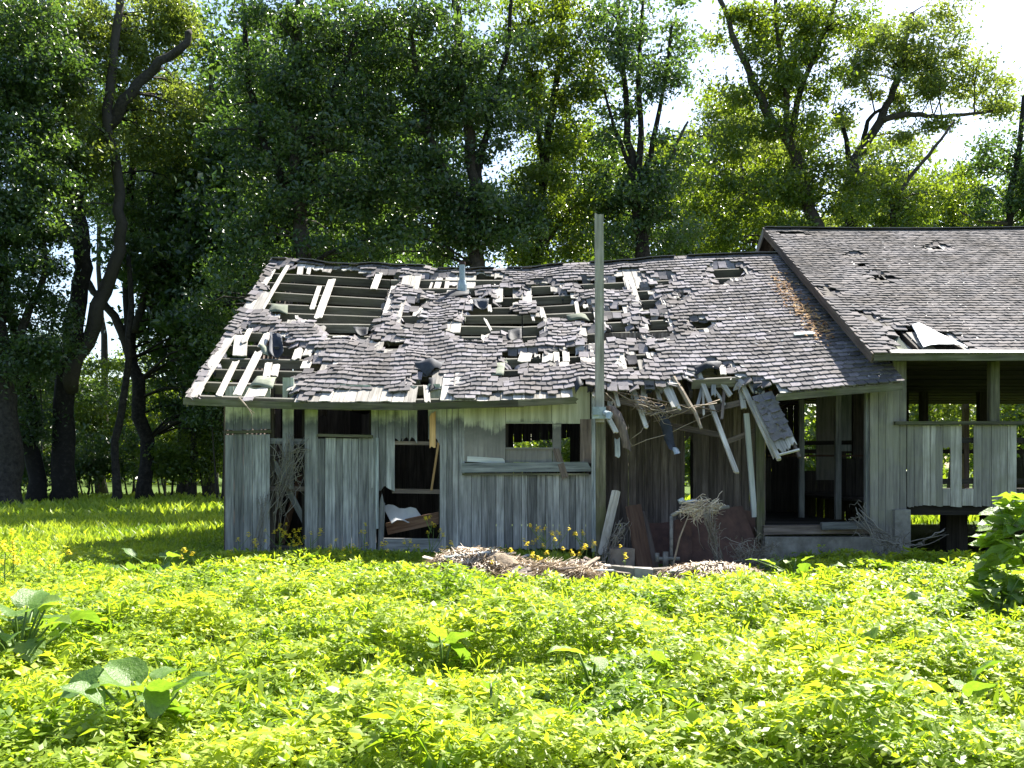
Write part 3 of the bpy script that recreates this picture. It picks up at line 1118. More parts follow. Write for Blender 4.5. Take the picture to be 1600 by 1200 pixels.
board('rafter', dp(0.04, 0.0, -0.06), dp(0.04, 1.02, -0.06), 0.06, 0.06, M['bleached'], drop, face=nd, tint=0.9)
board('rafter', dp(0.95, 0.0, -0.06), dp(0.95, 1.05, -0.06), 0.05, 0.05, M['brown'], drop, face=nd)
for a in (0.2, 0.45, 0.7, 0.9):
    board('sheathing_board', dp(a, 0.0), dp(a, 0.86 + 0.12 * random.random(), 0), 0.085, 0.02, M['bleached'], drop, face=nd, jag1=0.1)
board('batten', dp(0.05, 0.985, 0.01), dp(1.0, 0.97, 0.01), 0.03, 0.03, M['bleached'], drop, face=nd, tint=1.0)
for r in range(8):
    for c in range(2):
        b = 0.05 + r * 0.108
        if r > 6 and c == 0 or (r == 7):
            continue
        vs, fs = shingle_mesh(500 + r * 2 + c, 0.2, 0.17, 0.10)
        mb = MB()
        mb.add(vs, fs, 0.2 + 0.6 * random.random())
        ax = (C[1] - C[0]).normalized()
        up = (C[0] - C[3]).normalized()
        zz = ax.cross(up).normalized()
        m = Matrix((ax, zz.cross(ax), zz)).transposed().to_4x4() @ Matrix.Rotation(0.1, 4, 'X')
        m.translation = dp(0.28 + 0.44 * c, b, 0.03)
        obj('shingle', mb.mesh('shingle', M['shingle']), drop, m)


def strip_flap(name, pts, w, mat):
    """a bent hanging strip of roofing along points"""
    mb = MB()
    vs = []
    for i, p in enumerate(pts):
        sx = Vector((w / 2, 0.03 * math.sin(i * 2.0), 0.25 * w * math.sin(i * 1.3)))
        for th in (0, 0.012):
            vs += [p - sx + Vector((0, th, 0)), p + Vector((0, th - 0.03, 0)), p + sx + Vector((0, th, 0))]
    fs = []
    for i in range(len(pts) - 1):
        a, b = i * 6, i * 6 + 6
        fs += [(a, a + 1, b + 1, b), (a + 1, a + 2, b + 2, b + 1), (a + 3, b + 3, b + 4, a + 4), (a + 4, b + 4, b + 5, a + 5), (a, b, b + 3, a + 3), (a + 2, a + 5, b + 5, b + 2)]
    mb.add(vs, fs, 0.5)
    obj(name, mb.mesh(name, mat, True), shed)


strip_flap('felt_flap', [W(1029, 630, 16.5), W(1035, 650, 16.45), W(1042, 668, 16.4), W(1046, 690, 16.35), W(1053, 705, 16.2)], 0.16, M['felt'])
strip_flap('felt_flap', [W(952, 634, 16.35), W(964, 648, 16.25), W(972, 668, 16.2), W(978, 690, 16.2), W(980, 702, 16.2)], 0.14, M['brown'])
strip_flap('felt_flap', [W(1053, 699, 16.25), W(1057, 705, 16.15), W(1058, 709, 16.1)], 0.09, M['metal'])

# ------------------------------------------------------------------ doorway at the right end
deck = part('floor', shed)
for i in range(9):
    board('floor_board', (4.25, 17.0 + i * 0.25, 0.60), (5.95, 17.0 + i * 0.25, 0.60), 0.235, 0.04, M['dark'], deck, face=(0, 0, 1), jag0=0.02)
for i in range(14):
    board('floor_board', (4.25, 19.4 + i * 0.45, 0.58), (6.2, 19.4 + i * 0.45, 0.58), 0.43, 0.04, M['dark'], deck, face=(0, 0, 1))
board('sill_beam', wp(1192, 828, DW), wp(1362, 826, DW), 0.15, 0.14, M['brown'], shed)
board('sill_beam', wp(1283, 822, DW - 0.14), wp(1365, 820, DW - 0.14), 0.12, 0.10, M['plank_low'], shed)
mb = MB()
mb.box(((4.2 + 6.3) / 2, DW + 0.02, 0.2), (2.15, 0.30, 0.50), 0.4)
obj('foundation', mb.mesh('foundation', M['concrete']), shed)
doorw = part('plank_wall', shed)
row(1359, 1372, 1, 604, 842, mat='pale', parent=doorw)
row(1372, 1396, 2, 604, 842, mat='pale', parent=doorw)
board('stud', wp(1356, 842, DW + 0.10), wp(1356, 610, DW + 0.10), 0.1, 0.1, M['plank_low'], doorw)
for i in range(8):
    y = DRW + 0.3 + i * 0.26
    board('plank', (4.35, y, 0.1), (4.35, y, 3.2), 0.24, 0.022, M['dark'], doorw, face=(-1, 0, 0))
for px, d, w in ((1309, 19.5, 0.11), (1252, 20.0, 0.10), (1340, 21.0, 0.22)):
    board('post', W(px, HOR + 1.01 / d * F, d), W(px, 600, d), w, 0.1, M['plank_low'] if px != 1340 else M['dark'], doorw)
board('girt', W(1200, 693, 21.5), W(1362, 691, 21.5), 0.09, 0.05, M['dark'], doorw)
board('girt', W(1200, 712, 20.3), W(1362, 712, 20.3), 0.04, 0.04, M['redbrown'], doorw)
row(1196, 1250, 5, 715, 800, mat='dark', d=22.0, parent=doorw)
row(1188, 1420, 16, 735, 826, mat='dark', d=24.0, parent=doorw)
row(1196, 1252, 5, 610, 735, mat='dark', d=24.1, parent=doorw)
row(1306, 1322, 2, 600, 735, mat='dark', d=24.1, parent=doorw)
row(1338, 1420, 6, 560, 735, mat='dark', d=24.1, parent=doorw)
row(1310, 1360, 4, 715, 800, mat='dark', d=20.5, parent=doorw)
for i in range(7):
    x = 4.35 + i * 0.27
    board('rafter_tail', (x, 16.9, 2.86 + 0.05 * i), (x, 27.0, 2.75), 0.12, 0.05, M['brown'] if i % 2 else M['redbrown'], doorw, face=(1, 0, 0))
o = board('old_door', W(1290, 750, 22.5), W(1290, 618, 22.5), 0.42, 0.04, M['pale'], None, tint=0.2)
tag(o, 'pale grey blue door panel standing inside the dark doorway', 'door', None, 'thing')
o = board('old_door', W(1325, 705, 23.5), W(1325, 615, 23.5), 0.40, 0.04, M['rail'], None, tint=0.5)
tag(o, 'smaller whitish door panel deep inside the doorway beside a post', 'door', None, 'thing')

# ================================================================== RIGHT SHED
barn = thing('raised_shed', (9.0, 20.0, 0.0), 'taller open sided shed on piers with a dark shingle roof', 'shed')
QY, QR = 16.2, 23.2
QX0, QX1 = 5.83, 17.0
QZE, QZR = 3.43, 7.10
QL = math.hypot(QR - QY, QZR - QZE)
QN = Vector((0, -(QZR - QZE), QR - QY)).normalized()


def qpt(x, v, off=0.0):
    z = QZE + (QZR - QZE) * v
    k = max(0.0, 1.0 - abs(x - 6.7) / 0.8)
    z += k * 0.03 * noise.noise(Vector((x * 2.5, v * 10, 2.0)))
    z -= 0.03 * math.sin(math.pi * min(max((x - QX0) / 6.0, 0), 1)) * v
    return Vector((x, QY + (QR - QY) * v, z)) + QN * off


def q_hit(px, py, off=0.0):
    lo, hi = 0.0, 1.0
    for _ in range(40):
        v = (lo + hi) / 2
        d = QY + (QR - QY) * v
        if pix(qpt((px - 800) / F * d, v, off))[1] > py:
            lo = v
        else:
            hi = v
    return (px - 800) / F * (QY + (QR - QY) * v), v


QHOLES = [rect(1454, 381, 1473, 390), [(1354, 427), (1380, 428), (1397, 438), (1375, 438)], [(1287, 448), (1298, 449), (1307, 462), (1296, 460)],
          rect(1343, 411, 1355, 415), rect(1332, 396, 1342, 399), [(1344, 486), (1356, 487), (1364, 500), (1352, 498)], [(1371, 496), (1384, 500), (1402, 517), (1390, 516)],
          [(1392, 516), (1424, 514), (1436, 546), (1398, 546)]]
QBARE = [[(1424, 508), (1448, 514), (1480, 520), (1500, 522), (1514, 541), (1512, 552), (1430, 552)], [(1395, 536), (1440, 540), (1445, 552), (1392, 552)], rect(1216, 363, 1262, 368)]


def skip_right(p):
    q = pix(p)
    return any(in_poly(*q, h) for h in QHOLES + QBARE)


def edge_right(p):
    q = pix(p)
    for dx, dy, ax, ay in ((9, 0, 1, 0), (-9, 0, -1, 0), (0, 5, 0, -1), (0, -5, 0, 1)):
        if any(in_poly(q[0] + dx, q[1] + dy, h) for h in QHOLES):
            return (ax, ay)
    return None


qroof = part('roof', barn)
lay_shingles(qroof, 'shingle', qpt, None, QX0, QX1, QL, 0.14, 0.23, skip_right, edge_right, 0.3, 0.014, lambda x: x > 7.6, 300, lambda p: p.y + 0.35 * p.x, dull=0.45, lift=0.035)
nq = int((QX1 - QX0) / 0.22)
for i in range(nq):
    x = QX0 + 0.22 * (i + 0.5)
    run = None
    for j in range(91):
        v = j / 90
        q = pix(qpt(x, v))
        ok = j < 90 and not any(in_poly(*q, h) for h in QHOLES)
        if ok and run is None:
            run = v
        if not ok and run is not None:
            if v - run > 0.02:
                board('sheathing_board', qpt(x, run, -0.02), qpt(x, v, -0.02), 0.216, 0.02, M['bleached'] if run < 0.12 and 1380 < q[0] < 1530 else M['dark'], qroof, face=QN, jag0=0.04 if run > 0 else 0, jag1=0.05 if v < 0.99 else 0)
            run = None


def qrear(x, v, off=0.0):
    return Vector((x, QR + 6.6 * v, QZR - 3.5 * v)) + Vector((0, 0.47, 0.88)) * off


for i in range(nq):
    x = QX0 + 0.22 * (i + 0.5)
    board('sheathing_board', qrear(x, 0, -0.02), qrear(x, 1, -0.02), 0.218, 0.02, M['dark'], qroof, face=(0, 0.47, 0.88))
mb = MB()
mb.add([qrear(QX0, 0, 0.01), qrear(QX1, 0, 0.01), qrear(QX1, 1, 0.01), qrear(QX0, 1, 0.01)], [(0, 1, 2, 3)], 0.4)
obj('rear_shingle_sheet', mb.mesh('rear_shingle_sheet', M['shingle']), qroof)
for i in range(25):
    y = 17.0 + i * 0.47
    board('ceiling_board', (6.5, y, 3.40 + 0.012 * (i % 2)), (16.9, y, 3.40 + 0.012 * (i % 2)), 0.465, 0.02, M['dark'], qroof, face=(0, 0, 1))
for i in range(19):
    x = 6.1 + i * 0.58
    board('rafter', qpt(x, 0.01, -0.11), qpt(x, 1.0, -0.11), 0.14, 0.05, M['dark'], qroof, face=(1, 0, 0))
    board('rafter', qrear(x, 0.0, -0.11), qrear(x, 1.0, -0.11), 0.14, 0.05, M['dark'], qroof, face=(1, 0, 0))
for i in range(37):
    a, b = QX0 + 0.3 * i, QX0 + 0.3 * (i + 1)
    board('ridge_cap', qpt(a, 1.0, 0.045), qpt(b, 1.0, 0.045) + Vector((0.02, 0, 0)), 0.24, 0.018, M['shingle'], qroof, face=(0, -0.1, 1), tint=0.3 + 0.5 * random.random())
board('rake_board', qpt(QX0 - 0.02, -0.005, -0.06), qpt(QX0 - 0.02, 1.0, -0.06), 0.16, 0.035, M['brown'], qroof, face=(-1, 0, 0), tint=0.2)
board('rake_board', qrear(QX0 - 0.02, 0.0, -0.06), qrear(QX0 - 0.02, 1.0, -0.06), 0.16, 0.035, M['plank_low'], qroof, face=(-1, 0, 0), tint=0.2)
board('fascia', qpt(QX0, 0, -0.06) + Vector((0, -0.03, 0)), qpt(QX1, 0, -0.06) + Vector((0, -0.03, 0)), 0.12, 0.04, M['greenish'], qroof)
board('drip_edge', qpt(6.1, 0.004, 0.02) + Vector((0, -0.04, 0)), qpt(QX1, 0.004, 0.02) + Vector((0, -0.04, 0)), 0.10, 0.012, M['sheet'], qroof, face=QN)


def qflap(name, pts, mat, lift, curl):
    P = [qpt(*q_hit(*q), lift) for q in pts]
    mb = MB()
    vs = []
    n = 6
    for j in range(n + 1):
        for i in range(n + 1):
            a, b = i / n, j / n
            p = (P[0] * (1 - a) + P[1] * a) * (1 - b) + (P[3] * (1 - a) + P[2] * a) * b
            vs.append(p + QN * (curl * math.sin(a * math.pi * 0.9 + 0.2) + 0.02 * noise.noise(p * 6)))
    k = len(vs)
    fs = []
    for j in range(n):
        for i in range(n):
            a = j * (n + 1) + i
            fs += [(a, a + n + 1, a + n + 2, a + 1), (k + a, k + a + 1, k + a + n + 2, k + a + n + 1)]
    mb.add(vs + [p - QN * 0.012 for p in vs], fs, 0.6)
    obj(name, mb.mesh(name, mat, True), qroof)


qflap('felt_flap', [(1382, 514), (1396, 514), (1420, 546), (1398, 546)], M['greenfelt'], 0.0, -0.08)
qflap('torn_underlay', [(1424, 511), (1446, 514), (1512, 545), (1442, 546)], M['sheet'], 0.03, 0.07)
qflap('torn_underlay', [(1394, 517), (1424, 514), (1438, 545), (1404, 546)], M['pale'], -0.10, -0.05)

body = part('plank_wall', barn)
# left corner
row(1395, 1416, 2, 560, 842, mat='pale', parent=body)
for i in range(30):
    y = DW + 0.25 + i * 0.24
    v = (y - QY) / (QR - QY)
    if v > 0.99:
        break
    zb = roof_pt(6.2, min(1.0, max(0, (y - YE) / (YR - YE))), 0.05).z if y < YR else 5.6
    board('plank', (6.42, y, max(0.9, zb - 0.8)), (6.42, y, qpt(6.42, v, -0.2).z), 0.235, 0.022, M['brown'], body, face=(-1, 0, 0))
# parapet of planks
board('top_rail', wp(1397, 661, DW - 0.03), W(2060, 661, DW - 0.03), 0.055, 0.14, M['greenish'], body)
PL = [(1417, 1428), (1428, 1441), (1441, 1453), (1453, 1462), (1462, 1473), (1485, 1503), (1521, 1534), (1534, 1549), (1549, 1562), (1562, 1574), (1574, 1588)]
for a, b in PL:
    vplank(a, b, 664 + random.random(), 790 + random.random() * 3, mat='pale', parent=body, jb=0.02)
vplank(1473, 1485, 664, 701, mat='pale', parent=body, jb=0.05)
vplank(1473, 1485, 763, 790, mat='pale', parent=body)
vplank(1503, 1521, 764, 790, mat='pale', parent=body)
x = 1602
while x < 2050:
    vplank(x, x + 13, 665, 790, mat='pale', parent=body)
    x += 13
board('girt', wp(1400, 688, DW + 0.06), wp(2050, 688, DW + 0.06), 0.09, 0.06, M['dark'], body)
board('girt', wp(1400, 752, DW + 0.06), wp(2050, 752, DW + 0.06), 0.09, 0.06, M['dark'], body)
board('sill_beam', wp(1397, 797, DW + 0.12), wp(2050, 797, DW + 0.12), 0.16, 0.14, M['dark'], body)
for px in (1552, 1700, 1860, 2040):
    board('post', wp(px, 664, DW + 0.02), wp(px, 552, DW + 0.02), 0.15, 0.13, M['greenish'], body, tint=0.5)
board('wall_plate', wp(1400, 560, DW + 0.02), wp(2050, 560, DW + 0.02), 0.10, 0.12, M['dark'], body)
for px, w_ in ((1443, 0.15), (1536, 0.24), (1660, 0.2)):
    board('post', W(px, 772, 24.0), W(px, 612, 24.0), w_, 0.2, M['dark'], body)
for xx in (6.5, 10.2, 13.0, 16.8):
    board('post', (xx, 28.8, 0.2), (xx, 28.8, 3.6), 0.15, 0.15, M['brown'], body)
board('top_rail', (6.4, 28.8, 2.05), (16.8, 28.8, 2.05), 0.12, 0.08, M['dark'], body)
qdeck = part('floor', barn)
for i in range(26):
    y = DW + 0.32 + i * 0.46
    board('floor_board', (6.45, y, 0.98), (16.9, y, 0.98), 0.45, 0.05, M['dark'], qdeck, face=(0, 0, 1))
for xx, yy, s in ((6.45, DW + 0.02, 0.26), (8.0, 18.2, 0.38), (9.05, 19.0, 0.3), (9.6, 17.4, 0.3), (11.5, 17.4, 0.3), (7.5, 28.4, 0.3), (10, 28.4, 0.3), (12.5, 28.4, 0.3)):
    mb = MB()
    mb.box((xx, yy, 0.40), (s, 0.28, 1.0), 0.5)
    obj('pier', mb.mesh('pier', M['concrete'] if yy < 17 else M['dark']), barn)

# ================================================================== POLE AND CLUTTER IN FRONT
pole = thing('utility_pole', W(938, 882, 16.3), 'tall grey wooden pole rising in front of the shed roof', 'pole')
board('shaft', W(939, 884, 16.3), W(938, 645, 16.3), 0.155, 0.13, M['greenish'], pole, tint=0.7)
board('shaft', W(937, 660, 16.22), W(936, 333, 16.22), 0.138, 0.12, M['pole'], pole, jag1=0.05, tint=0.6)
mb = MB()
mb.box(W(936, 645, 16.12), (0.22, 0.06, 0.19), 0.4)
mb.box(W(931, 642, 16.08), (0.09, 0.10, 0.13), 0.2)
mb.tube([W(945, 646, 16.1), W(952, 648, 15.98), W(950, 655, 15.96)], [0.05, 0.06, 0.04], 8, 0.8)
obj('service_box', mb.mesh('service_box', M['metal']), pole)


def loose_board(a, b, w, th, mat, label, cat='plank', face=(0, -1, 0.15), jag=0.05):
    o = board('loose_plank', W(*a), W(*b), w, th, M[mat], None, face=face, jag0=jag, jag1=jag)
    return tag(o, label, cat)


loose_board((940, 868, 16.0), (963, 766, 16.25), 0.14, 0.05, 'pole', 'grey split board leaning against the foot of the pole')
loose_board((1008, 892, 15.6), (989, 790, 16.3), 0.26, 0.05, 'redbrown', 'wide brown plank leaning upright beside the valve pipe', jag=0.03)
loose_board((1024, 890, 15.75), (1004, 800, 16.4), 0.12, 0.04, 'brown', 'narrow dark plank behind the wide brown leaning plank')
mb = MB()
bc = W(970, 872, 15.8)
vs = []
rr = random.Random(4)
for k in (0, 1):
    for (dx, dy) in ((-0.2, -0.14), (0.2, -0.15), (0.19, 0.14), (-0.19, 0.15)):
        vs.append(bc + Vector((dx + (rr.random() - 0.5) * 0.05, dy, (0.17 if k else -0.2) + (rr.random() - 0.5) * 0.05)))
mb.add(vs, [(0, 3, 2, 1), (4, 5, 6, 7), (0, 1, 5, 4), (1, 2, 6, 5), (2, 3, 7, 6), (3, 0, 4, 7)], 0.5)
tag(obj('stone_block', mb.mesh('stone_block', M['block'])), 'brownish square block at the foot of the pole', 'block')

# rusty plates of an old tank
tank = thing('rusty_tank', W(1120, 892, 16.3), 'rusty brown steel tank and plates lying in the open bay', 'tank')


def plate(pts, th=0.02, name='plate', bulge=0.0):
    P = [W(*p) for p in pts]
    n = 6
    vs = []
    for j in range(n + 1):
        for i in range(n + 1):
            a, b = i / n, j / n
            p = (P[0] * (1 - a) + P[1] * a) * (1 - b) + (P[3] * (1 - a) + P[2] * a) * b
            vs.append(p + Vector((0, -bulge * math.sin(a * math.pi) - 0.02 * noise.noise(p * 3), 0.015 * noise.noise(p * 4))))
    k = len(vs)
    fs = []
    for j in range(n):
        for i in range(n):
            a = j * (n + 1) + i
            fs += [(a, a + n + 1, a + n + 2, a + 1), (k + a, k + a + 1, k + a + n + 2, k + a + n + 1)]
    ring = [i for i in range(n + 1)] + [(j + 1) * (n + 1) - 1 for j in range(1, n + 1)] + [n * (n + 1) + i for i in range(n - 1, -1, -1)] + [j * (n + 1) for j in range(n - 1, 0, -1)]
    for a, b in zip(ring, ring[1:] + ring[:1]):
        fs.append((b, a, k + a, k + b))
    mb = MB()
    mb.add(vs + [p + Vector((0, th, 0)) for p in vs], fs, random.random())
    obj(name, mb.mesh(name, M['rust'], False), tank)


plate([(1076, 800, 16.5), (1160, 790, 16.8), (1196, 884, 16.6), (1080, 894, 16.0)], bulge=0.12)
plate([(1054, 812, 16.1), (1080, 808, 16.2), (1082, 894, 15.9), (1054, 894, 15.9)], bulge=0.03)
plate([(1012, 818, 17.2), (1056, 814, 17.2), (1056, 892, 16.6), (1016, 892, 16.6)], bulge=0.05)
plate([(1160, 796, 17.0), (1176, 800, 17.4), (1200, 884, 17.2), (1190, 886, 16.7)])

pipe = thing('water_pipe', W(1049, 896, 15.7), 'grey water pipe with a tee valve and a bent top arm', 'pipe')
mb = MB()
mb.tube([W(1049, 896, 15.7), W(1049, 806, 15.75)], 0.028, 10)
obj('riser', mb.mesh('riser', M['oldpipe'], True), pipe)
mb = MB()
mb.tube([W(1049, 806, 15.75), W(1060, 800, 15.75), W(1090, 796, 15.9), W(1138, 792, 16.3)], 0.03, 10, 0.9)
obj('arm', mb.mesh('arm', M['oldpipe'], True), pipe)
mb = MB()
mb.tube([W(1026, 873, 15.65), W(1062, 873, 15.65)], 0.03, 10)
mb.tube([W(1040, 862, 15.62), W(1040, 890, 15.62)], 0.045, 10, 0.4)
mb.tube([W(1027, 864, 15.65), W(1027, 878, 15.65)], 0.035, 8, 0.4)
obj('valve', mb.mesh('valve', M['oldpipe'], True), pipe)
mb = MB()
mb.tube([W(1066, 786, 15.8), W(1063, 779, 15.8)], 0.05, 8, 0.9)
mb.tube([W(1066, 786, 15.8), W(1088, 782, 15.9)], 0.03, 8, 0.6)
obj('fitting', mb.mesh('fitting', M['metal'], True), pipe)

# concrete kerb at the edge of the bay, half buried
mb = MB()
kp = [(924, 886), (955, 887), (990, 890), (1020, 892), (1050, 891)]
for (a, b), (c, e) in zip(kp, kp[1:]):
    p, q = W(a, b, 14.7), W(c - 0.6, e, 14.7)
    t = 0.13
    vs = [p + Vector((0, -t, -0.16)), q + Vector((0, -t, -0.16)), q + Vector((0, t, -0.16)), p + Vector((0, t, -0.16)),
          p + Vector((0, -t * 0.9, 0.04)), q + Vector((0, -t * 0.8, 0.03)), q + Vector((0, t, 0.04)), p + Vector((0, t, 0.03))]
    mb.add(vs, [(0, 3, 2, 1), (4, 5, 6, 7), (0, 1, 5, 4), (1, 2, 6, 5), (2, 3, 7, 6), (3, 0, 4, 7)], random.random())
tag(obj('concrete_edge', mb.mesh('concrete_edge', M['concrete'])), 'pale broken concrete edge in front of the open bay', 'concrete edge')


def strands(n, centre, size, length, thick, seed, up=0.15, lie=None):
    """thin dry stems as three sided slivers scattered over a heap; returns verts, faces, tint"""
    r = np.random.default_rng(seed)
    u = r.uniform(0, 2 * np.pi, n)
    rad = np.sqrt(r.uniform(0, 1, n))
    x = rad * np.cos(u)
    y = rad * np.sin(u)
    z = np.maximum(0, 1 - rad ** 2) ** 0.7
    base = np.stack([centre[0] + x * size[0], centre[1] + y * size[1], centre[2] + z * size[2]], 1)
    a = r.uniform(0, 2 * np.pi, n) if lie is None else r.normal(lie, 0.5, n) + np.pi * r.integers(0, 2, n)
    L = length * r.uniform(0.25, 1.0, n) ** 1.5 * 1.6
    e = r.normal(0.05, up * 1.5, n)
    d = np.stack([np.cos(a) * np.cos(e), np.sin(a) * np.cos(e), np.sin(e)], 1) * L[:, None]
    s = np.cross(d, np.array([0.1, 0.2, 1.0]))
    s = s / (np.linalg.norm(s, axis=1, keepdims=True) + 1e-9) * thick
    p0, p1 = base - d / 2, base + d / 2
    mid = base + np.stack([np.zeros(n), np.zeros(n), r.uniform(-0.02, 0.05, n)], 1)
    V = np.stack([p0 - s, p0 + s, mid + s, mid - s, p1 + s * 0.5, p1 - s * 0.5], 1).reshape(-1, 3)
    o = np.arange(n)[:, None] * 6
    Fq = np.concatenate([o + np.array([[0, 1, 2, 3]]), o + np.array([[3, 2, 4, 5]])], 0)
    t = np.repeat(r.uniform(0, 1, n), 6)
    return V, Fq, t


def heap(name, centre, size, n, length, label, seed, thick=0.0085, lie=None):
    root = thing(name, (centre[0], centre[1], 0), label, 'straw heap')
    mb = MB()
    nu, nv = 20, 7
    vs = [centre + Vector((0, 0, size[2]))]
    for j in range(1, nv):
        for i in range(nu):
            a = 2 * math.pi * i / nu
            r = j / (nv - 1)
            p = Vector((centre[0] + math.cos(a) * r * size[0], centre[1] + math.sin(a) * r * size[1], centre[2] + size[2] * max(0, 1 - r * r) ** 0.7 - (0.08 if j == nv - 1 else 0)))
            p.z += 0.10 * noise.noise(p * 2.6) + 0.05 * noise.noise(p * 6.0)
            p.x += 0.25 * noise.noise(Vector((a * 1.3, r, seed)))*size[0]
            p.y += 0.25 * noise.noise(Vector((a * 1.3, r + 5, seed)))*size[1]
            vs.append(p)
    fs = [(0, 1 + i, 1 + (i + 1) % nu) for i in range(nu)]
    for j in range(nv - 2):
        for i in range(nu):
            a = 1 + j * nu + i
            b = 1 + j * nu + (i + 1) % nu
            fs.append((a, a + nu, b + nu, b))
    mb.add(vs, fs)
    obj('mound', mb.mesh('mound', M['pile'], True), root)
    V, Fq, t = strands(n, centre + Vector((0, 0, 0.01)), size, length, thick, seed, lie=lie)
    o = obj('straw', mesh_np('straw', V, Fq, M['straw'], t), root)
    o['kind'] = 'stuff'
    rb = random.Random(seed)
    for k in range(9):
        a = rb.random() * 6.28
        rr = rb.uniform(0.1, 0.95)
        c = Vector((centre[0] + math.cos(a) * rr * size[0], centre[1] + math.sin(a) * rr * size[1], centre[2] + size[2] * max(0, 1 - rr * rr) ** 0.7 + 0.03))
        az = rb.random() * 6.28
        d = Vector((math.cos(az), math.sin(az), rb.gauss(0, 0.2))) * rb.uniform(0.12, 0.45)
        board('stick', c - d, c + d, rb.uniform(0.02, 0.07), 0.018, M[rb.choice(('twig', 'brown', 'rail', 'straw'))], root, face=(0, -0.3, 1), jag0=0.05, jag1=0.05)


heap('straw_heap', Vector((-0.52, 14.45, 0.0)), (0.86, 0.9, 0.38), 5200, 0.26, 'rounded heap of dry straw in front of the plank wall', 3)
heap('straw_heap', Vector((0.32, 14.1, 0.0)), (0.9, 0.9, 0.22), 4200, 0.36, 'low trampled straw heap beside the stone, right of the rounded heap', 4, lie=0.2)
heap('straw_heap', Vector((2.85, 14.3, 0.0)), (0.80, 0.6, 0.20), 3000, 0.2, 'flat pale straw heap in front of the rusty tank', 5)
heap('straw_heap', Vector((1.05, 14.7, 0.0)), (0.42, 0.45, 0.2), 700, 0.2, 'small straw heap between the yellow flowers and the pole', 6)
mb = MB()
sc_ = W(815, 900, 13.6)
ring = []
for j, (z, r) in enumerate(((-0.15, 0.13), (0.02, 0.15), (0.11, 0.10), (0.14, 0.02))):
    for i in range(9):
        a = 2 * math.pi * i / 9
        p = sc_ + Vector((math.cos(a) * r * 1.25, math.sin(a) * r, z))
        ring.append(p + Vector((0.03, 0.02, 0.03)) * noise.noise(p * 6) * 2)
mb.add(ring, [(j * 9 + i, j * 9 + (i + 1) % 9, (j + 1) * 9 + (i + 1) % 9, (j + 1) * 9 + i) for j in range(3) for i in range(9)])
tag(obj('field_stone', mb.mesh('field_stone', M['block'])), 'dark grey stone sticking out of the straw heap', 'stone')


def tangle(name, anchors, n, spread, label, cat, seed, mat='twig', rad=0.006, droop=0.2):
    """thin bent stems wandering between anchor points"""
    r = random.Random(seed)
    mb = MB()
    for k in range(n):
        a = r.choice(anchors)
        b = r.choice(anchors)
        p = Vector(a) + Vector((r.gauss(0, spread), r.gauss(0, spread * 0.5), r.gauss(0, spread)))
        q = Vector(b) + Vector((r.gauss(0, spread), r.gauss(0, spread * 0.5), r.gauss(0, spread) - droop * r.random()))
        pts = []
        for i in range(6):
            u = i / 5
            m = p.lerp(q, u) + Vector((r.gauss(0, spread * 0.3), r.gauss(0, spread * 0.2), r.gauss(0, spread * 0.25)))
            pts.append(m)
        rr_ = rad * (0.5 + r.random())
        mb.tube(pts, [rr_, rr_, rr_ * 0.9, rr_ * 0.8, rr_ * 0.6, rr_ * 0.3], 4, r.random())
    return tag(obj(name, mb.mesh(name, M[mat], True)), label, cat)


tangle('dead_vine', [W(430, 700, 16.62), W(436, 760, 16.62), W(455, 740, 16.62), W(470, 700, 16.62), W(447, 690, 16.6), W(430, 800, 16.62)], 95, 0.10, 'tangle of dead vine hanging in the wall opening beside the loose plank', 'dead vine', 1, 'vine', 0.005, 0.5)
tangle('dead_vine', [W(412, 780, 16.6), W(405, 850, 16.55), W(398, 872, 16.5)], 35, 0.06, 'thin dead stems climbing the lower left wall planks', 'dead vine', 2, 'vine', 0.004, 0.3)
tangle('twig_tangle', [W(1010, 632, 16.45), W(1030, 640, 16.4), W(995, 628, 16.5), W(1045, 645, 16.4)], 50, 0.07, 'nest of dry twigs caught under the torn eave', 'twigs', 3, 'twig', 0.007, 0.1)
tangle('dry_branch', [W(955, 620, 16.5), W(1010, 650, 16.35), W(1060, 640, 16.4), W(990, 690, 16.3), W(1120, 640, 16.5)], 8, 0.07, 'long bare branches strung across the torn eave', 'branch', 4, 'twig', 0.008, 0.1)
tangle('root_clump', [W(950, 860, 15.7), W(962, 840, 15.8), W(945, 885, 15.6), W(968, 820, 15.9)], 60, 0.08, 'dry root clump between the pole and the leaning plank', 'roots', 5, 'vine', 0.006, 0.2)
tangle('root_clump', [W(1150, 860, 15.5), W(1180, 850, 15.5), W(1210, 858, 15.5), W(1170, 885, 15.4)], 120, 0.10, 'wispy grey brush pile beside the doorway foundation', 'brush pile', 6, 'vine', 0.005, 0.25)
tangle('dry_grass_tuft', [W(1070, 792, 15.7), W(1100, 784, 15.7), W(1122, 790, 15.8), W(1090, 798, 15.7)], 150, 0.06, 'straw tuft draped over the bent pipe arm', 'straw', 7, 'straw', 0.006, 0.15)
tangle('dry_grass_tuft', [W(1105, 800, 15.6), W(1115, 850, 15.6), W(1125, 880, 15.5), W(1118, 820, 15.6)], 60, 0.06, 'dry stems trailing down the face of the rusty tank', 'straw', 8, 'vine', 0.005, 0.3)
tangle('root_clump', [W(1340, 800, 16.3), W(1375, 840, 16.1), W(1395, 850, 16.0), W(1410, 845, 16.0)], 70, 0.09, 'dry brush lodged against the corner pier right of the doorway', 'brush pile', 9, 'vine', 0.006, 0.3)
tangle('dry_branch', [W(1440, 845, 16.0), W(1480, 832, 16.0), W(1420, 852, 16.0)], 10, 0.04, 'bare grey stick lying under the raised shed', 'branch', 10, 'vine', 0.008, 0.1)
mb = MB()
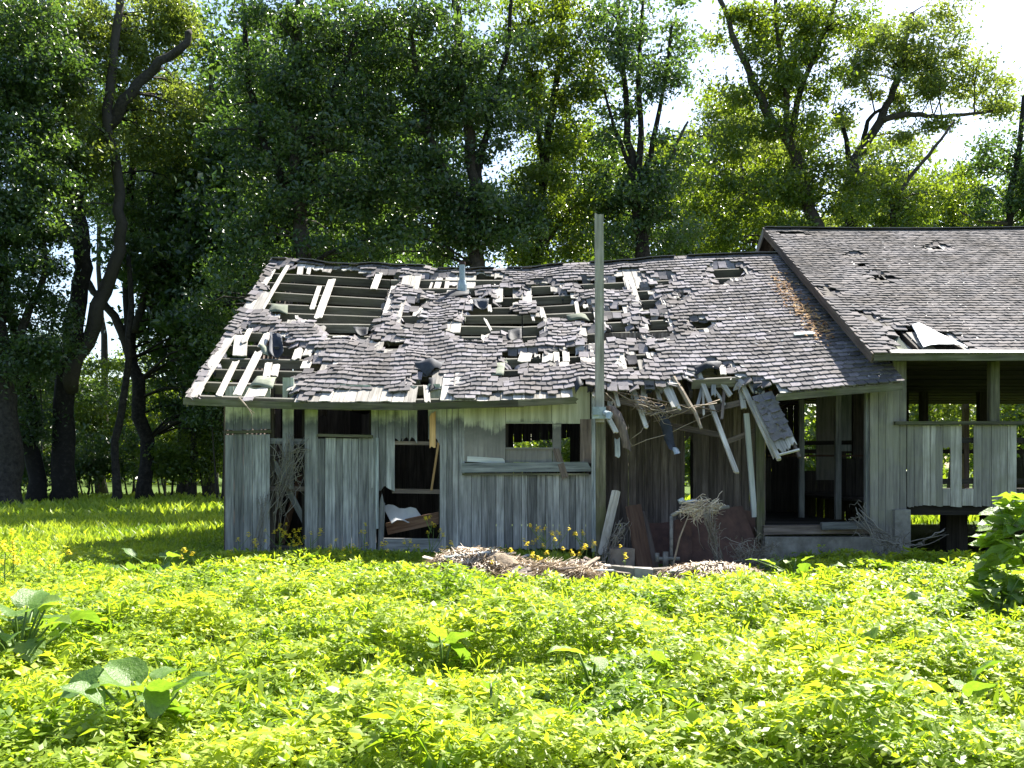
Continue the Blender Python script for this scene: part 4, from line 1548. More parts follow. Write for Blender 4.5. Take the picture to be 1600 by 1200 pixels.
mb.tube([W(1051, 886, 15.5), W(1062, 840, 15.5), W(1078, 800, 15.6)], [0.016, 0.014, 0.008], 6)
tag(obj('dry_twig', mb.mesh('dry_twig', M['twig'])), 'single dry stem leaning across the water pipe', 'stem')
mb = MB()
mb.tube([W(373, 621, 16.1), W(385, 634, 16.0), W(394, 648, 16.0), W(389, 656, 16.0)], [0.02, 0.012, 0.009, 0.004], 6)
mb.tube([W(387, 637, 16.0), W(398, 646, 15.95)], [0.008, 0.003], 5)
tag(obj('dry_branch', mb.mesh('dry_branch', M['twig'])), 'small forked twig hanging from the left end of the eave', 'branch')

# litter caught on the roofs
def scatter_chips(name, pts_fn, n, size, mat, label, cat, seed):
    r = random.Random(seed)
    mb = MB()
    for k in range(n):
        p, nn = pts_fn(r)
        s = size * (0.4 + r.random())
        a = Vector((r.gauss(0, 1), r.gauss(0, 1), r.gauss(0, 0.5))).normalized()
        b = nn.cross(a).normalized()
        a = b.cross(nn)
        c = p + nn * (0.006 + 0.02 * r.random())
        mb.add([c - a * s, c + b * s * 0.5, c + a * s + nn * s * 0.4, c - b * s * 0.5], [(0, 1, 2, 3)], r.random())
    o = obj(name, mb.mesh(name, mat))
    return tag(o, label, cat, None, 'stuff')


def litter_left(r):
    t = r.random()
    px = 1212 + (1290 - 1212) * t + r.gauss(0, 7)
    py = 440 + (530 - 440) * t + r.gauss(0, 9)
    x, v = roof_hit(px, py)
    return roof_pt(x, v, 0.045), NRM


def chips_left(r):
    px, py = r.uniform(1040, 1390), r.uniform(420, 600)
    x, v = roof_hit(px, py)
    return roof_pt(min(x, X1), v, 0.045), NRM


def chips_right(r):
    px, py = r.uniform(1330, 1620), r.uniform(380, 540)
    x, v = q_hit(px, py)
    return qpt(x, v, 0.04), QN


scatter_chips('fallen_leaves', litter_left, 520, 0.04, M['litter'], 'orange brown fallen leaves along the shaded roof valley', 'leaves', 1)
scatter_chips('bark_chips', chips_left, 60, 0.035, M['chips'], 'pale chips scattered over the shed shingles', 'chips', 2)
scatter_chips('bark_chips', chips_right, 130, 0.028, M['chips'], 'pale chips scattered over the higher roof', 'chips', 3)
x_, v_ = roof_hit(1256, 526)
o = board('loose_plank', roof_pt(x_ - 0.18, v_, 0.06), roof_pt(x_ + 0.18, v_, 0.06), 0.09, 0.02, M['white'], None, face=NRM, tint=1.0)
tag(o, 'short white slat lying on the shed roof near the orange leaves', 'slat')

# ================================================================== PLANTS
def fbm(x, y, s, seed):
    return noise.noise(Vector((x * s, y * s, seed))) + 0.5 * noise.noise(Vector((x * s * 2.1, y * s * 2.1, seed + 5)))


def canopy_h(x, y):
    """height of the weeds over the ground"""
    h = 0.25 + 0.30 * fbm(x, y, 0.8, 1.3) + 0.16 * fbm(x, y, 2.2, 4.0)
    if y > 12.5 and (x < -1.3 or x > 4.2):
        h = max(0.55 * h, 0.11) + 0.04 * min(1.0, (y - 12.5) / 1.5) * (0.2 if x < -3.6 else 1.0)
    elif y > 12.5:
        h *= 0.6
    if y > 16.5:
        h *= 0.6
    if 0.6 < x < 4.2 and y > 11.8:
        h *= 0.45
    elif y < 12.0:
        h += 0.14 * min(1.0, 12.0 - y) * (fbm(x, y, 1.05, 12.0) - 0.1)
    return max(0.05, h)


def leaf_fan(P, az0, n_leaf, L, Wd, tilt, r, droop):
    """P (n,3) whorl tops -> diamond leaflets around each"""
    n = len(P)
    az = az0[:, None] + np.arange(n_leaf)[None, :] * (2 * np.pi / n_leaf) + r.normal(0, 0.3, (n, n_leaf))
    el = tilt[:, None] + r.normal(0, 0.32, (n, n_leaf))
    Ls = (L[:, None] * r.uniform(0.6, 1.2, (n, n_leaf)))
    Ws = Ls * Wd
    d = np.stack([np.cos(az) * np.cos(el), np.sin(az) * np.cos(el), np.sin(el)], -1)
    s = np.stack([-np.sin(az), np.cos(az), np.zeros_like(az)], -1)
    up = np.cross(d, s)
    base = P[:, None, :] + d * (Ls * 0.12)[..., None]
    roll = r.normal(0, 0.35, (n, n_leaf))[..., None]
    s2 = s * np.cos(roll) + up * np.sin(roll)
    mid = base + d * (Ls * 0.42)[..., None]
    fold = (Ws * 0.25)[..., None] * up
    a = mid + s2 * (Ws * 0.5)[..., None] - fold
    b = mid - s2 * (Ws * 0.5)[..., None] - fold
    tip = base + d * Ls[..., None] - np.array([0, 0, 1.0]) * (Ls * droop)[..., None]
    V = np.stack([base, a, tip, b], 2).reshape(-1, 3)
    m = n * n_leaf
    o = np.arange(m)[:, None] * 4
    T = np.concatenate([o + np.array([[0, 2, 1]]), o + np.array([[0, 3, 2]])], 0)
    return V, T, m


def inside_shed(x, y):
    return (y > 16.55) & (x > -4.9) & (x < 13.3) & (y < 28)


KEEP_OUT = [(-0.52, 14.4, 0.62, 0.8), (0.32, 14.1, 0.62, 0.85), (2.85, 14.3, 0.68, 0.55), (1.05, 14.7, 0.4, 0.45), (1.8, 14.4, 0.85, 0.75), (2.6, 14.9, 1.2, 0.7)]


def weeds():
    r = np.random.default_rng(5)
    VV, TT, tt = [], [], []
    off = 0
    # nearest first: (depth from, to, whorls per m2, leaf length)
    for (d0, d1, dens, L0, nl) in ((4.6, 7.0, 620, 0.066, 6), (7.0, 10.0, 470, 0.072, 6), (10.0, 13.0, 300, 0.084, 5), (13.0, 16.5, 260, 0.086, 5), (16.5, 21.0, 150, 0.10, 5)):
        xa, xb = -0.56 * d1 - 0.5, 0.56 * d1 + 0.5
        n = int(dens * (xb - xa) * (d1 - d0))
        x = r.uniform(xa, xb, n)
        y = r.uniform(d0, d1, n)
        k = np.abs(x) < 0.54 * y + 0.6
        # left of the shed the weeds thin out into lawn
        k &= ~inside_shed(x, y)
        k &= ~((y > 13.2) & (x > 1.3) & (x < 4.6) & (y > 15.1))
        for (ex, ey, ea, eb) in KEEP_OUT:
            k &= ((x - ex) / ea) ** 2 + ((y - ey) / eb) ** 2 > 1.0 + r.normal(0, 0.35, n)
        x, y = x[k], y[k]
        H = np.array([canopy_h(a, b) for a, b in zip(x, y)])
        G = np.array([ground_z(a, b) for a, b in zip(x, y)])
        frac = 1.0 - 0.75 * r.uniform(0, 1, len(x)) ** 2.2
        z = G + H * frac + r.normal(0, 0.02, len(x))
        P = np.stack([x, y, z], 1)
        L = L0 * r.uniform(0.65, 1.35, len(x))
        patch = np.array([0.5 + 0.55 * fbm(a, b, 0.9, 8.0) for a, b in zip(x, y)])
        kindn = np.array([fbm(a, b, 1.3, 21.0) for a, b in zip(x, y)]) + r.normal(0, 0.25, len(x))
        tw = np.clip(patch + r.normal(0, 0.16, len(x)), 0, 1)
        # pointed compound leaves, small crowded leaflets, broader soft leaves, thin grassy stems
        for sel, nk, lf, wd, tl, dr in ((np.abs(kindn) < 0.33, nl, 1.0, 0.40, 0.10, 0.22), (kindn <= -0.33, nl + 2, 0.62, 0.62, 0.25, 0.10),
                                        ((kindn >= 0.33) & (kindn < 0.62), nl - 1, 1.15, 0.66, 0.05, 0.25), (kindn >= 0.62, 4, 2.1, 0.10, 0.75, 0.45)):
            if sel.sum() == 0:
                continue
            V, T, m = leaf_fan(P[sel], r.uniform(0, 6.28, sel.sum()), nk, L[sel] * lf, wd, r.normal(tl, 0.32, sel.sum()), r, dr)
            VV.append(V)
            TT.append(T + off)
            tt.append(np.repeat(np.repeat(tw[sel], nk), 4))
            off += len(V)
    o = obj('weeds', mesh_np('weeds', np.concatenate(VV), np.concatenate(TT), M['weed'], np.concatenate(tt)))
    tag(o, 'dense bright green knee-high weeds filling the foreground field', 'weeds', None, 'stuff')


weeds()


def grass():
    """longer grass beside and behind the sheds"""
    r = np.random.default_rng(9)
    X, Y, S = [], [], []
    for (x0, x1, y0, y1, n, s) in ((-14, -5.0, 13, 20, 20000, 1.1), (-22, -5.0, 20, 30, 19000, 1.6), (-32, -4, 30, 52, 15000, 2.6), (-4, 34, 29, 50, 14000, 2.4), (5.5, 13, 24, 32, 5000, 1.3), (3.8, 12, 15.3, 16.6, 5000, 0.8), (-5.2, 1.3, 15.6, 16.6, 7000, 1.5), (-12, 9, 6, 15.5, 8000, 1.0)):
        X.append(r.uniform(x0, x1, n))
        Y.append(r.uniform(y0, y1, n))
        S.append(np.full(n, s))
    x, y, s = np.concatenate(X), np.concatenate(Y), np.concatenate(S)
    k = ~inside_shed(x, y) & (np.abs(x) < 0.56 * y + 2)
    k &= ~((x > 0.9) & (x < 4.2) & (y > 12.4) & (y < 16.6)) & ~((x > -1.5) & (x < 1.3) & (y > 13) & (y < 15.4))
    x, y, s = x[k], y[k], s[k]
    n = len(x)
    g = np.array([ground_z(a, b) for a, b in zip(x, y)])
    patch = np.array([0.5 + 0.5 * fbm(a, b, 0.5, 2.0) for a, b in zip(x, y)])
    h = (0.10 + 0.12 * patch) * r.uniform(0.5, 1.4, n) * s ** 0.6
    a = r.uniform(0, 6.28, n)
    w = 0.012 * s ** 1.5 * r.uniform(0.7, 1.6, n)
    lean = h * r.uniform(0.1, 0.9, n)
    b = r.uniform(0, 6.28, n)
    base = np.stack([x, y, g], 1)
    sd = np.stack([np.cos(a) * w, np.sin(a) * w, np.zeros(n)], 1)
    tip = base + np.stack([np.cos(b) * lean, np.sin(b) * lean, h], 1)
    mid = base + np.stack([np.cos(b) * lean * 0.3, np.sin(b) * lean * 0.3, h * 0.6], 1)
    V = np.stack([base - sd, base + sd, mid + sd * 0.9, mid - sd * 0.9, tip], 1).reshape(-1, 3)
    o = np.arange(n)[:, None] * 5
    T = np.concatenate([o + np.array([[0, 1, 2]]), o + np.array([[0, 2, 3]]), o + np.array([[3, 2, 4]])], 0)
    t = np.repeat(np.clip(patch + r.normal(0, 0.15, n), 0, 1), 5)
    ob = obj('grass', mesh_np('grass', V, T, M['grass'], t))
    tag(ob, 'green grass beside the shed and under the trees', 'grass', None, 'stuff')


grass()


# ---- broad leaves
def broad_leaf_mesh(k, length=1.0, lobed=False):
    """heart shaped leaf, base at the origin, tip along +Y, wavy and folded on its midrib"""
    r = random.Random(k)
    rows = [0.0, 0.07, 0.18, 0.32, 0.48, 0.64, 0.80, 0.91, 1.0]
    half = [0.14, 0.36, 0.47, 0.50, 0.47, 0.38, 0.25, 0.12, 0.0]
    if lobed:
        half = [0.10, 0.30, 0.42, 0.30, 0.44, 0.36, 0.20, 0.12, 0.0]
    vs = []
    ph = r.random() * 6
    nr = len(rows)
    for i, (y, h) in enumerate(zip(rows, half)):
        jag = 1 + r.uniform(-0.10, 0.10)
        for s in (-1, -0.66, -0.3, 0, 0.3, 0.66, 1):
            x = s * h * (jag if abs(s) == 1 else 1)
            yy = y - (0.16 * abs(s) ** 2 if i < 3 else 0) + (r.uniform(-0.02, 0.02) if abs(s) == 1 else 0)
            z = 0.30 * abs(x) + 0.045 * math.sin(11 * yy + ph) * abs(s) - 0.28 * y * y + r.uniform(-0.018, 0.018)
            vs.append((x * length, yy * length, z * length))
    fs = []
    for i in range(nr - 1):
        for j in range(6):
            a = i * 7 + j
            fs.append((a, a + 1, a + 8, a + 7))
    mb = MB()
    mb.add(vs, fs, 0.15 + 0.75 * r.random())
    return mb.mesh('leaf', M['bigleaf'], True)


HEART = [broad_leaf_mesh(k) for k in range(6)]
LOBED = [broad_leaf_mesh(40 + k, 1.0, True) for k in range(6)]


def leaf_at(parent, me, p, size, az, el, roll=0.0):
    m = Matrix.Rotation(az - math.pi / 2, 4, 'Z') @ Matrix.Rotation(el, 4, 'X') @ Matrix.Rotation(roll, 4, 'Y') @ Matrix.Scale(size, 4)
    m.translation = p
    return obj('leaf', me, parent, m)


def burdock(pxy, d, n, size, height, label, seed, meshes=HEART, spread=0.3, name='burdock_plant', cat='burdock', zoff=0.0):
    r = random.Random(seed)
    b = W(pxy[0], pxy[1], d)
    base = Vector((b.x, d, ground_z(b.x, d)))
    root = thing(name, base, label, cat, 'broad leaved plants in the weeds')
    for i in range(n):
        az = 2 * math.pi * i / n + r.gauss(0, 0.35)
        rr = spread * (0.25 + 0.75 * r.random())
        h = height * (0.45 + 0.5 * r.random())
        att = base + Vector((math.cos(az) * rr, math.sin(az) * rr, h))
        mb = MB()
        mb.tube([base, base.lerp(att, 0.5) + Vector((0, 0, 0.12 * h)), att], [0.014, 0.011, 0.008], 5)
        obj('leaf_stalk', mb.mesh('leaf_stalk', M['stalk'], True), root)
        leaf_at(root, r.choice(meshes), att, size * (0.6 + 0.5 * r.random()), az, r.gauss(0.15, 0.4), r.gauss(0, 0.3))
    return root


burdock((30, 1085), 7.6, 22, 0.25, 0.60, 'burdock with big ragged leaves at the left edge of the weeds', 1, spread=0.40)
burdock((225, 1190), 5.7, 12, 0.24, 0.40, 'burdock with the largest leaves, low at the lower left', 2, spread=0.26)
burdock((693, 1060), 7.5, 5, 0.22, 0.36, 'single upright burdock clump below the straw heaps', 3, spread=0.10)
burdock((925, 1100), 6.9, 4, 0.22, 0.36, 'small burdock near the middle of the lower weeds', 4, spread=0.10)
burdock((1000, 1110), 6.7, 3, 0.20, 0.34, 'small three leaf burdock just right of the middle burdock', 5, spread=0.10)
burdock((1215, 1180), 5.9, 5, 0.22, 0.36, 'burdock with an upright leaf in the lower right weeds', 6, spread=0.12)
burdock((1450, 985), 9.8, 5, 0.26, 0.36, 'burdock with a shining leaf left of the broad leaved bush', 7, spread=0.2)
burdock((1350, 1075), 7.4, 3, 0.20, 0.34, 'small burdock below the shining leaf', 8, spread=0.12)
burdock((250, 905), 14.6, 9, 0.26, 0.34, 'dark burdock clump in the shadow left of the shed corner', 9, spread=0.5)
burdock((200, 915), 14.0, 7, 0.22, 0.26, 'burdock with pale shining leaves left of the shaded clump', 10, spread=0.4)
burdock((1240, 905), 14.4, 14, 0.20, 0.30, 'leafy clump below the doorway, right of the pale straw', 11, spread=0.55, meshes=LOBED)
burdock((1380, 905), 14.4, 12, 0.18, 0.26, 'low leafy clump below the corner pier', 12, spread=0.55, meshes=LOBED)
burdock((345, 925), 13.6, 9, 0.17, 0.24, 'low shining broad leaves in front of the left wall corner', 16, spread=0.4)
burdock((515, 930), 13.2, 8, 0.16, 0.24, 'low shining broad leaves in front of the plank door', 17, spread=0.4)
burdock((1010, 960), 11.5, 6, 0.17, 0.26, 'low broad leaves below the concrete edge', 18, spread=0.3)
burdock((1330, 960), 11.0, 8, 0.18, 0.30, 'dark broad leaf mound below the low leafy clump', 19, spread=0.35)
burdock((1500, 1150), 6.2, 4, 0.20, 0.34, 'small burdock in the lower right corner weeds', 13, spread=0.14)
burdock((560, 1190), 5.6, 3, 0.18, 0.32, 'small burdock at the bottom edge left of centre', 14, spread=0.1)
burdock((770, 1150), 5.9, 3, 0.17, 0.33, 'small burdock at the bottom edge near the centre', 15, spread=0.1)

# the big mound of lobed leaves at the right edge
bush = thing('leafy_bush', W(1600, 985, 9.9), 'tall mound of broad lobed leaves at the right edge', 'bush')
r_ = random.Random(77)
bb = Vector((W(1632, 900, 9.9).x, 9.9, 0))
mb = MB()
for i in range(9):
    a = r_.random() * 6.28
    e = bb + Vector((math.cos(a) * 0.45, math.sin(a) * 0.35, 0.7 + 0.6 * r_.random()))
    mb.tube([bb, bb.lerp(e, 0.5) + Vector((0, 0, 0.15)), e], [0.02, 0.015, 0.006], 5)
obj('stem', mb.mesh('stem', M['stalk'], True), bush)
def fill_bush(parent, foot, n, height, r0, r1, size):
    for i in range(n):
        a = r_.random() * 6.28
        u = r_.random() ** 0.9
        rr = (r0 + (r1 - r0) * u) * (1.0 - 0.35 * r_.random() ** 2)
        p = foot + Vector((math.cos(a) * rr, math.sin(a) * rr, 0.08 + (height - 0.08) * u - 0.12 * r_.random() * u))
        leaf_at(parent, r_.choice(LOBED), p, size * (0.75 + 0.5 * r_.random()), a + r_.gauss(0, 0.5), r_.gauss(-0.05 + 0.3 * u, 0.4), r_.gauss(0, 0.4))


fill_bush(bush, bb, 290, 1.34, 0.72, 0.30, 0.21)
low = thing('leafy_bush', W(1530, 990, 9.5), 'lower skirt of broad lobed leaves in front of the tall leafy mound', 'bush')
lb = Vector((W(1560, 900, 9.5).x, 9.5, 0))
mb = MB()
for i in range(6):
    a = r_.random() * 6.28
    e = lb + Vector((math.cos(a) * 0.3, math.sin(a) * 0.25, 0.3 + 0.3 * r_.random()))
    mb.tube([lb, lb.lerp(e, 0.5) + Vector((0, 0, 0.1)), e], [0.016, 0.012, 0.005], 5)
obj('stem', mb.mesh('stem', M['stalk'], True), low)
fill_bush(low, lb, 80, 0.50, 0.34, 0.2, 0.17)

# ---- mustard with yellow heads
mb = MB()
for k in range(10):
    a = k * 2.4
    rr = 0.006 + 0.016 * (k % 3) / 2
    c = Vector((math.cos(a) * rr, math.sin(a) * rr, 0.012 * (k % 4)))
    t1 = Vector((math.cos(a), math.sin(a), 0.3)) * 0.017
    t2 = Vector((-math.sin(a), math.cos(a), 0.1)) * 0.013
    mb.add([c - t2, c + t1, c + t2, c - t1 * 0.6 + Vector((0, 0, 0.012))], [(0, 1, 2, 3)], random.random())
FLOWER = mb.mesh('flower', M['petal'])


def mustard(px, top_py, d, nflow, label, seed):
    r = random.Random(seed)
    p = W(px, 0, d)
    base = Vector((p.x, d, ground_z(p.x, d)))
    top = W(px, top_py, d)
    root = thing('mustard_plant', base, label, 'flower', 'yellow flowering mustard along the shed')
    H = top.z - base.z
    mb = MB()
    heads = []
    lean = Vector((r.gauss(0, 0.05), r.gauss(0, 0.04), 0))
    main = [base, base + lean * 0.4 + Vector((0, 0, H * 0.4)), base + lean * 0.7 + Vector((0, 0, H * 0.75)), Vector((top.x, d, top.z))]
    mb.tube(main, [0.009, 0.008, 0.006, 0.004], 5)
    heads.append(main[-1])
    for k in range(nflow - 1):
        u = 0.35 + 0.55 * r.random()
        s = base.lerp(main[-1], u)
        a = r.random() * 6.28
        ln = 0.10 + 0.26 * r.random() * (1.25 - u)
        e = s + Vector((math.cos(a) * ln, math.sin(a) * ln * 0.7, ln * (0.7 + 0.6 * r.random())))
        mb.tube([s, s.lerp(e, 0.5) + Vector((0, 0, -0.015)), e], [0.005, 0.004, 0.003], 4)
        heads.append(e)
    for k in range(7):
        s = base.lerp(main[-1], r.random() * 0.7)
        a = r.random() * 6.28
        ln = 0.05 + 0.05 * r.random()
        e = s + Vector((math.cos(a) * ln, math.sin(a) * ln, ln * 0.3))
        sd = Vector((-math.sin(a), math.cos(a), 0)) * ln * 0.22
        mb.add([s, (s + e) / 2 + sd, e, (s + e) / 2 - sd], [(0, 1, 2, 3)], r.random())
    obj('stem', mb.mesh('stem', M['stalk']), root)
    for h in heads:
        m = Matrix.Rotation(r.random() * 6, 4, 'Z') @ Matrix.Scale(1.05 + 0.6 * r.random(), 4)
        m.translation = h
        obj('flower', FLOWER, root, m)


MUST = [(372, 846, 15.6, 3, 'lone yellow mustard by the left wall corner'), (400, 855, 15.4, 4, 'short mustard in front of the corner planks'),
        (437, 822, 15.8, 7, 'tallest mustard before the vine covered opening'), (452, 840, 15.6, 9, 'bushy mustard below the vine covered opening'),
        (486, 835, 15.7, 4, 'mustard at the edge between vine opening and planks'), (475, 862, 15.3, 5, 'low mustard right of the bushy one'),
        (515, 866, 15.3, 3, 'small mustard in front of the plank door'), (548, 865, 15.3, 3, 'small mustard nearer the middle of the plank door'),
        (570, 834, 15.8, 4, 'upright mustard before the right side of the plank door'), (605, 862, 15.4, 3, 'small mustard under the corner trim'),
        (641, 848, 15.6, 4, 'mustard before the low wall opening'), (675, 820, 15.8, 8, 'tall mustard at the right jamb of the low opening'),
        (690, 860, 15.2, 5, 'mustard touching the rounded straw heap'), (851, 828, 15.2, 12, 'bushy tall mustard between straw heap and pole'),
        (867, 845, 15.0, 5, 'thin mustard just right of the bushy one'), (911, 836, 15.3, 7, 'mustard standing left of the pole'),
        (895, 868, 14.9, 6, 'low mustard in the small straw heap'), (926, 848, 15.2, 3, 'thin mustard touching the pole'), (977, 868, 14.9, 3, 'lone mustard on the concrete edge'),
        (840, 875, 14.3, 8, 'spreading mustard behind the stone'), (775, 890, 14.0, 6, 'mustard growing through the straw heap'), (20, 850, 12.5, 9, 'mustard at the left edge of the field'),
        (8, 862, 11.5, 7, 'mustard cut by the left picture edge'), (85, 880, 12.5, 5, 'short mustard in the lawn near the left edge'), (300, 868, 14.6, 3, 'mustard in the shadow beside the shed')]
for i, (px, py, d, n, lab) in enumerate(MUST):
    mustard(px, py, d, n, lab, 200 + i)


# ================================================================== TREES
def smooth_path(pts, n=4):
    out = []
    P = [pts[0]] + list(pts) + [pts[-1]]
    for i in range(1, len(P) - 2):
        for k in range(n):
            t = k / n
            a, b, c, d = P[i - 1], P[i], P[i + 1], P[i + 2]
            out.append(0.5 * ((2 * b) + (c - a) * t + (2 * a - 5 * b + 4 * c - d) * t * t + (3 * b - a - 3 * c + d) * t ** 3))
    out.append(P[-2])
    return out


LEAVES = 0


def make_tree(name, d, limbs, crowns, mat, label, seed, leaf=0.15, cat='tree', group='trees standing behind the sheds', dens=1.0, per=205, sub_r=0.68, twig_share=0.4):
    """limbs: list of (photo points, r0, r1); crowns: (px, py, rx, ry[, depth shift, density])"""
    global LEAVES
    r = np.random.default_rng(seed)
    rp = random.Random(seed)
    bx = W(limbs[0][0][0][0], limbs[0][0][0][1], d)
    root = thing(name, (bx.x, d, 0), label, cat, group)
    nodes = []
    for li, (pts, r0, r1) in enumerate(limbs):
        P = [W(p[0], p[1], d + (p[2] if len(p) > 2 else 0.0)) for p in pts]
        if li == 0 or pts[0][1] > 740:
            P[0].z = -0.15
        sp = smooth_path(P, 4)
        n = len(sp)
        path, rad = [], []
        for i, p in enumerate(sp):
            u = i / (n - 1)
            rr = r0 + (r1 - r0) * u ** 0.8
            if pts[0][1] > 740 and i == 0:
                rr *= 1.45
            if pts[0][1] > 740 and i == 1:
                rr *= 1.12
            q = p + Vector((rp.gauss(0, 0.10), rp.gauss(0, 0.15), rp.gauss(0, 0.05))) * (0 if i in (0, n - 1) else min(1.0, rr * 3))
            path.append(q)
            rad.append(rr * rp.uniform(0.93, 1.08))
            nodes.append((q, rr))
        mb = MB()
        mb.tube(path, rad, 9, rp.random())
        obj('trunk' if li == 0 else 'limb', mb.mesh('trunk' if li == 0 else 'limb', M['bark'], True), root)
    NP = np.array([tuple(q[0]) for q in nodes])
    C, S = [], []
    for c in crowns:
        px, py, rx, ry = c[:4]
        ds = c[4] if len(c) > 4 else 0.0
        k = c[5] if len(c) > 5 else 1.0
        dd = d + ds
        ctr = W(px, py, dd)
        ax, az = rx / F * dd, ry / F * dd
        ay = 0.75 * (ax + az) / 2 + 0.6
        n = max(3, int(2.5 * k * dens * math.pi * ax * az))
        u = r.normal(0, 1, (n, 3))
        u /= np.linalg.norm(u, axis=1, keepdims=True)
        rad = r.uniform(0, 1, n) ** 0.42
        p = u * rad[:, None] * np.array([ax, ay, az]) + np.array(tuple(ctr))
        C.append(p)
    C = np.concatenate(C)
    tw = MB()
    for p in C:
        if rp.random() < twig_share:
            dist = np.linalg.norm(NP - p, axis=1)
            j = int(np.argmin(dist + 0.6 * np.maximum(0, NP[:, 2] - p[2])))
            a = Vector(NP[j])
            b = Vector(p)
            L = (b - a).length
            if L > 6.5:
                continue
            rr = min(0.5 * nodes[j][1], 0.018 + 0.011 * L)
            m1 = a.lerp(b, 0.4) + Vector((rp.gauss(0, 0.1), rp.gauss(0, 0.1), 0.12 * L))
            m2 = a.lerp(b, 0.75) + Vector((rp.gauss(0, 0.1), rp.gauss(0, 0.1), 0.10 * L))
            tw.tube([a, m1, m2, b], [rr, rr * 0.75, rr * 0.5, 0.006], 4, rp.random(), cap=False)
    if tw.v:
        obj('branches', tw.mesh('branches', M['bark'], True), root)['kind'] = 'stuff'
    # leaf sprays
    n = len(C)
    cnt = r.poisson(per, n)
    idx = np.repeat(np.arange(n), cnt)
    rs = sub_r * r.uniform(0.65, 1.35, n)
    off = r.normal(0, 0.55, (len(idx), 3)) * np.array([1.0, 1.0, 0.55])
    P = C[idx] + off * rs[idx][:, None]
    m = len(P)
    keep = P[:, 2] > 0.15
    P, idx = P[keep], idx[keep]
    m = len(P)
    nrm = np.stack([r.normal(0, 0.75, m), r.normal(0, 0.75, m), np.abs(r.normal(0.55, 0.5, m))], 1)
    nrm /= np.linalg.norm(nrm, axis=1, keepdims=True)
    a = np.cross(nrm, r.normal(0, 1, (m, 3)))
    a /= np.linalg.norm(a, axis=1, keepdims=True)
    b = np.cross(nrm, a)
    L = leaf * r.uniform(0.6, 1.35, m)
    a = a * (L * 0.62)[:, None]
    b = b * (L * 0.30)[:, None]
    fold = nrm * (L * 0.10)[:, None]
    V = np.stack([P - a, P + b + fold, P + a - fold, P - b + fold], 1).reshape(-1, 3)
    o = np.arange(m)[:, None] * 4
    T = np.concatenate([o + np.array([[0, 1, 2]]), o + np.array([[0, 2, 3]])], 0)
    ct = r.uniform(0, 1, n)
    t = np.clip(0.55 * ct[idx] + 0.45 * r.uniform(0, 1, m), 0, 1)
    obj('crown', mesh_np('crown', V, T, M[mat], np.repeat(t, 4)), root)
    LEAVES += m
    return root


make_tree('shade_tree', 39, [([(12, 792), (14, 700), (6, 590), (-10, 470), (-30, 330), (-30, 150), (-20, -60)], 0.55, 0.2), ([(8, 600), (40, 500), (70, 420), (60, 330)], 0.22, 0.06)],
          [(20, 60, 120, 110), (-30, 200, 120, 120), (50, 240, 80, 70), (10, 360, 90, 70), (40, 455, 75, 55), (15, 570, 60, 65, 0, 0.7), (-60, 420, 110, 160), (60, 330, 60, 50), (70, 520, 50, 60), (20, 660, 50, 50, 2), (60, 130, 70, 60)], 'tree_dark',
          'dark tree with a thick trunk at the left picture edge', 21)
make_tree('willow_tree', 42, [([(97, 796), (100, 640), (122, 470), (128, 380), (112, 270), (95, 170), (88, 60), (80, -80)], 0.50, 0.16),
                              ([(66, 796), (52, 690), (32, 580), (14, 460), (0, 380)], 0.42, 0.14),
                              ([(110, 610), (145, 505), (180, 410), (190, 330), (172, 210), (172, 130), (186, 20), (192, -90)], 0.34, 0.14),
                              ([(170, 195), (205, 145), (250, 98), (286, 72), (297, 50)], 0.27, 0.13),
                              ([(126, 400), (85, 330), (50, 270), (18, 225)], 0.2, 0.08), ([(95, 110), (70, 60), (40, 20)], 0.14, 0.05)],
          [(215, 60, 95, 80, 2), (285, 35, 45, 55, 2), (110, 90, 90, 90), (230, 160, 95, 60, 2), (140, 230, 90, 55), (95, 300, 60, 40, 0, 0.8), (60, 30, 80, 60), (270, 235, 60, 60, 2)],
          'tree_pale', 'big many stemmed tree with a broken stub limb, left of the shed', 22, leaf=0.15)
make_tree('shade_tree', 46, [([(229, 776), (222, 650), (207, 545), (200, 450), (206, 380), (205, 280), (215, 180), (220, 60)], 0.36, 0.12), ([(208, 560), (184, 505), (148, 455), (118, 415)], 0.26, 0.12),
                             ([(212, 520), (228, 440), (232, 350), (240, 270)], 0.2, 0.08)],
          [(250, 330, 80, 60), (150, 320, 60, 45, 2, 0.8), (320, 280, 70, 80), (300, 420, 65, 70), (345, 520, 60, 70), (60, 640, 50, 50, 6), (250, 540, 40, 60, 3, 0.9), (290, 350, 60, 60), (260, 440, 40, 50, 2, 0.8), (340, 430, 60, 60), (300, 620, 50, 60, 1), (350, 640, 40, 60)], 'tree_dark',
          'dark forked tree right of the many stemmed tree', 23)
make_tree('shade_tree', 43, [([(175, 778), (184, 690), (196, 600), (205, 500), (200, 400)], 0.2, 0.1)], [(205, 400, 40, 40, 1, 0.7), (170, 620, 45, 40, 8, 0.5)], 'tree_dark', 'slim dark trunk between the two forked trees', 24)
make_tree('shade_tree', 50, [([(287, 764), (286, 690), (292, 600), (300, 480), (310, 380)], 0.28, 0.14)], [(300, 540, 45, 60), (330, 640, 45, 60, 0, 0.8), (275, 690, 40, 40, 2, 0.5)], 'tree_mid', 'short dark trunk tree standing farthest back by the shed wall', 25)
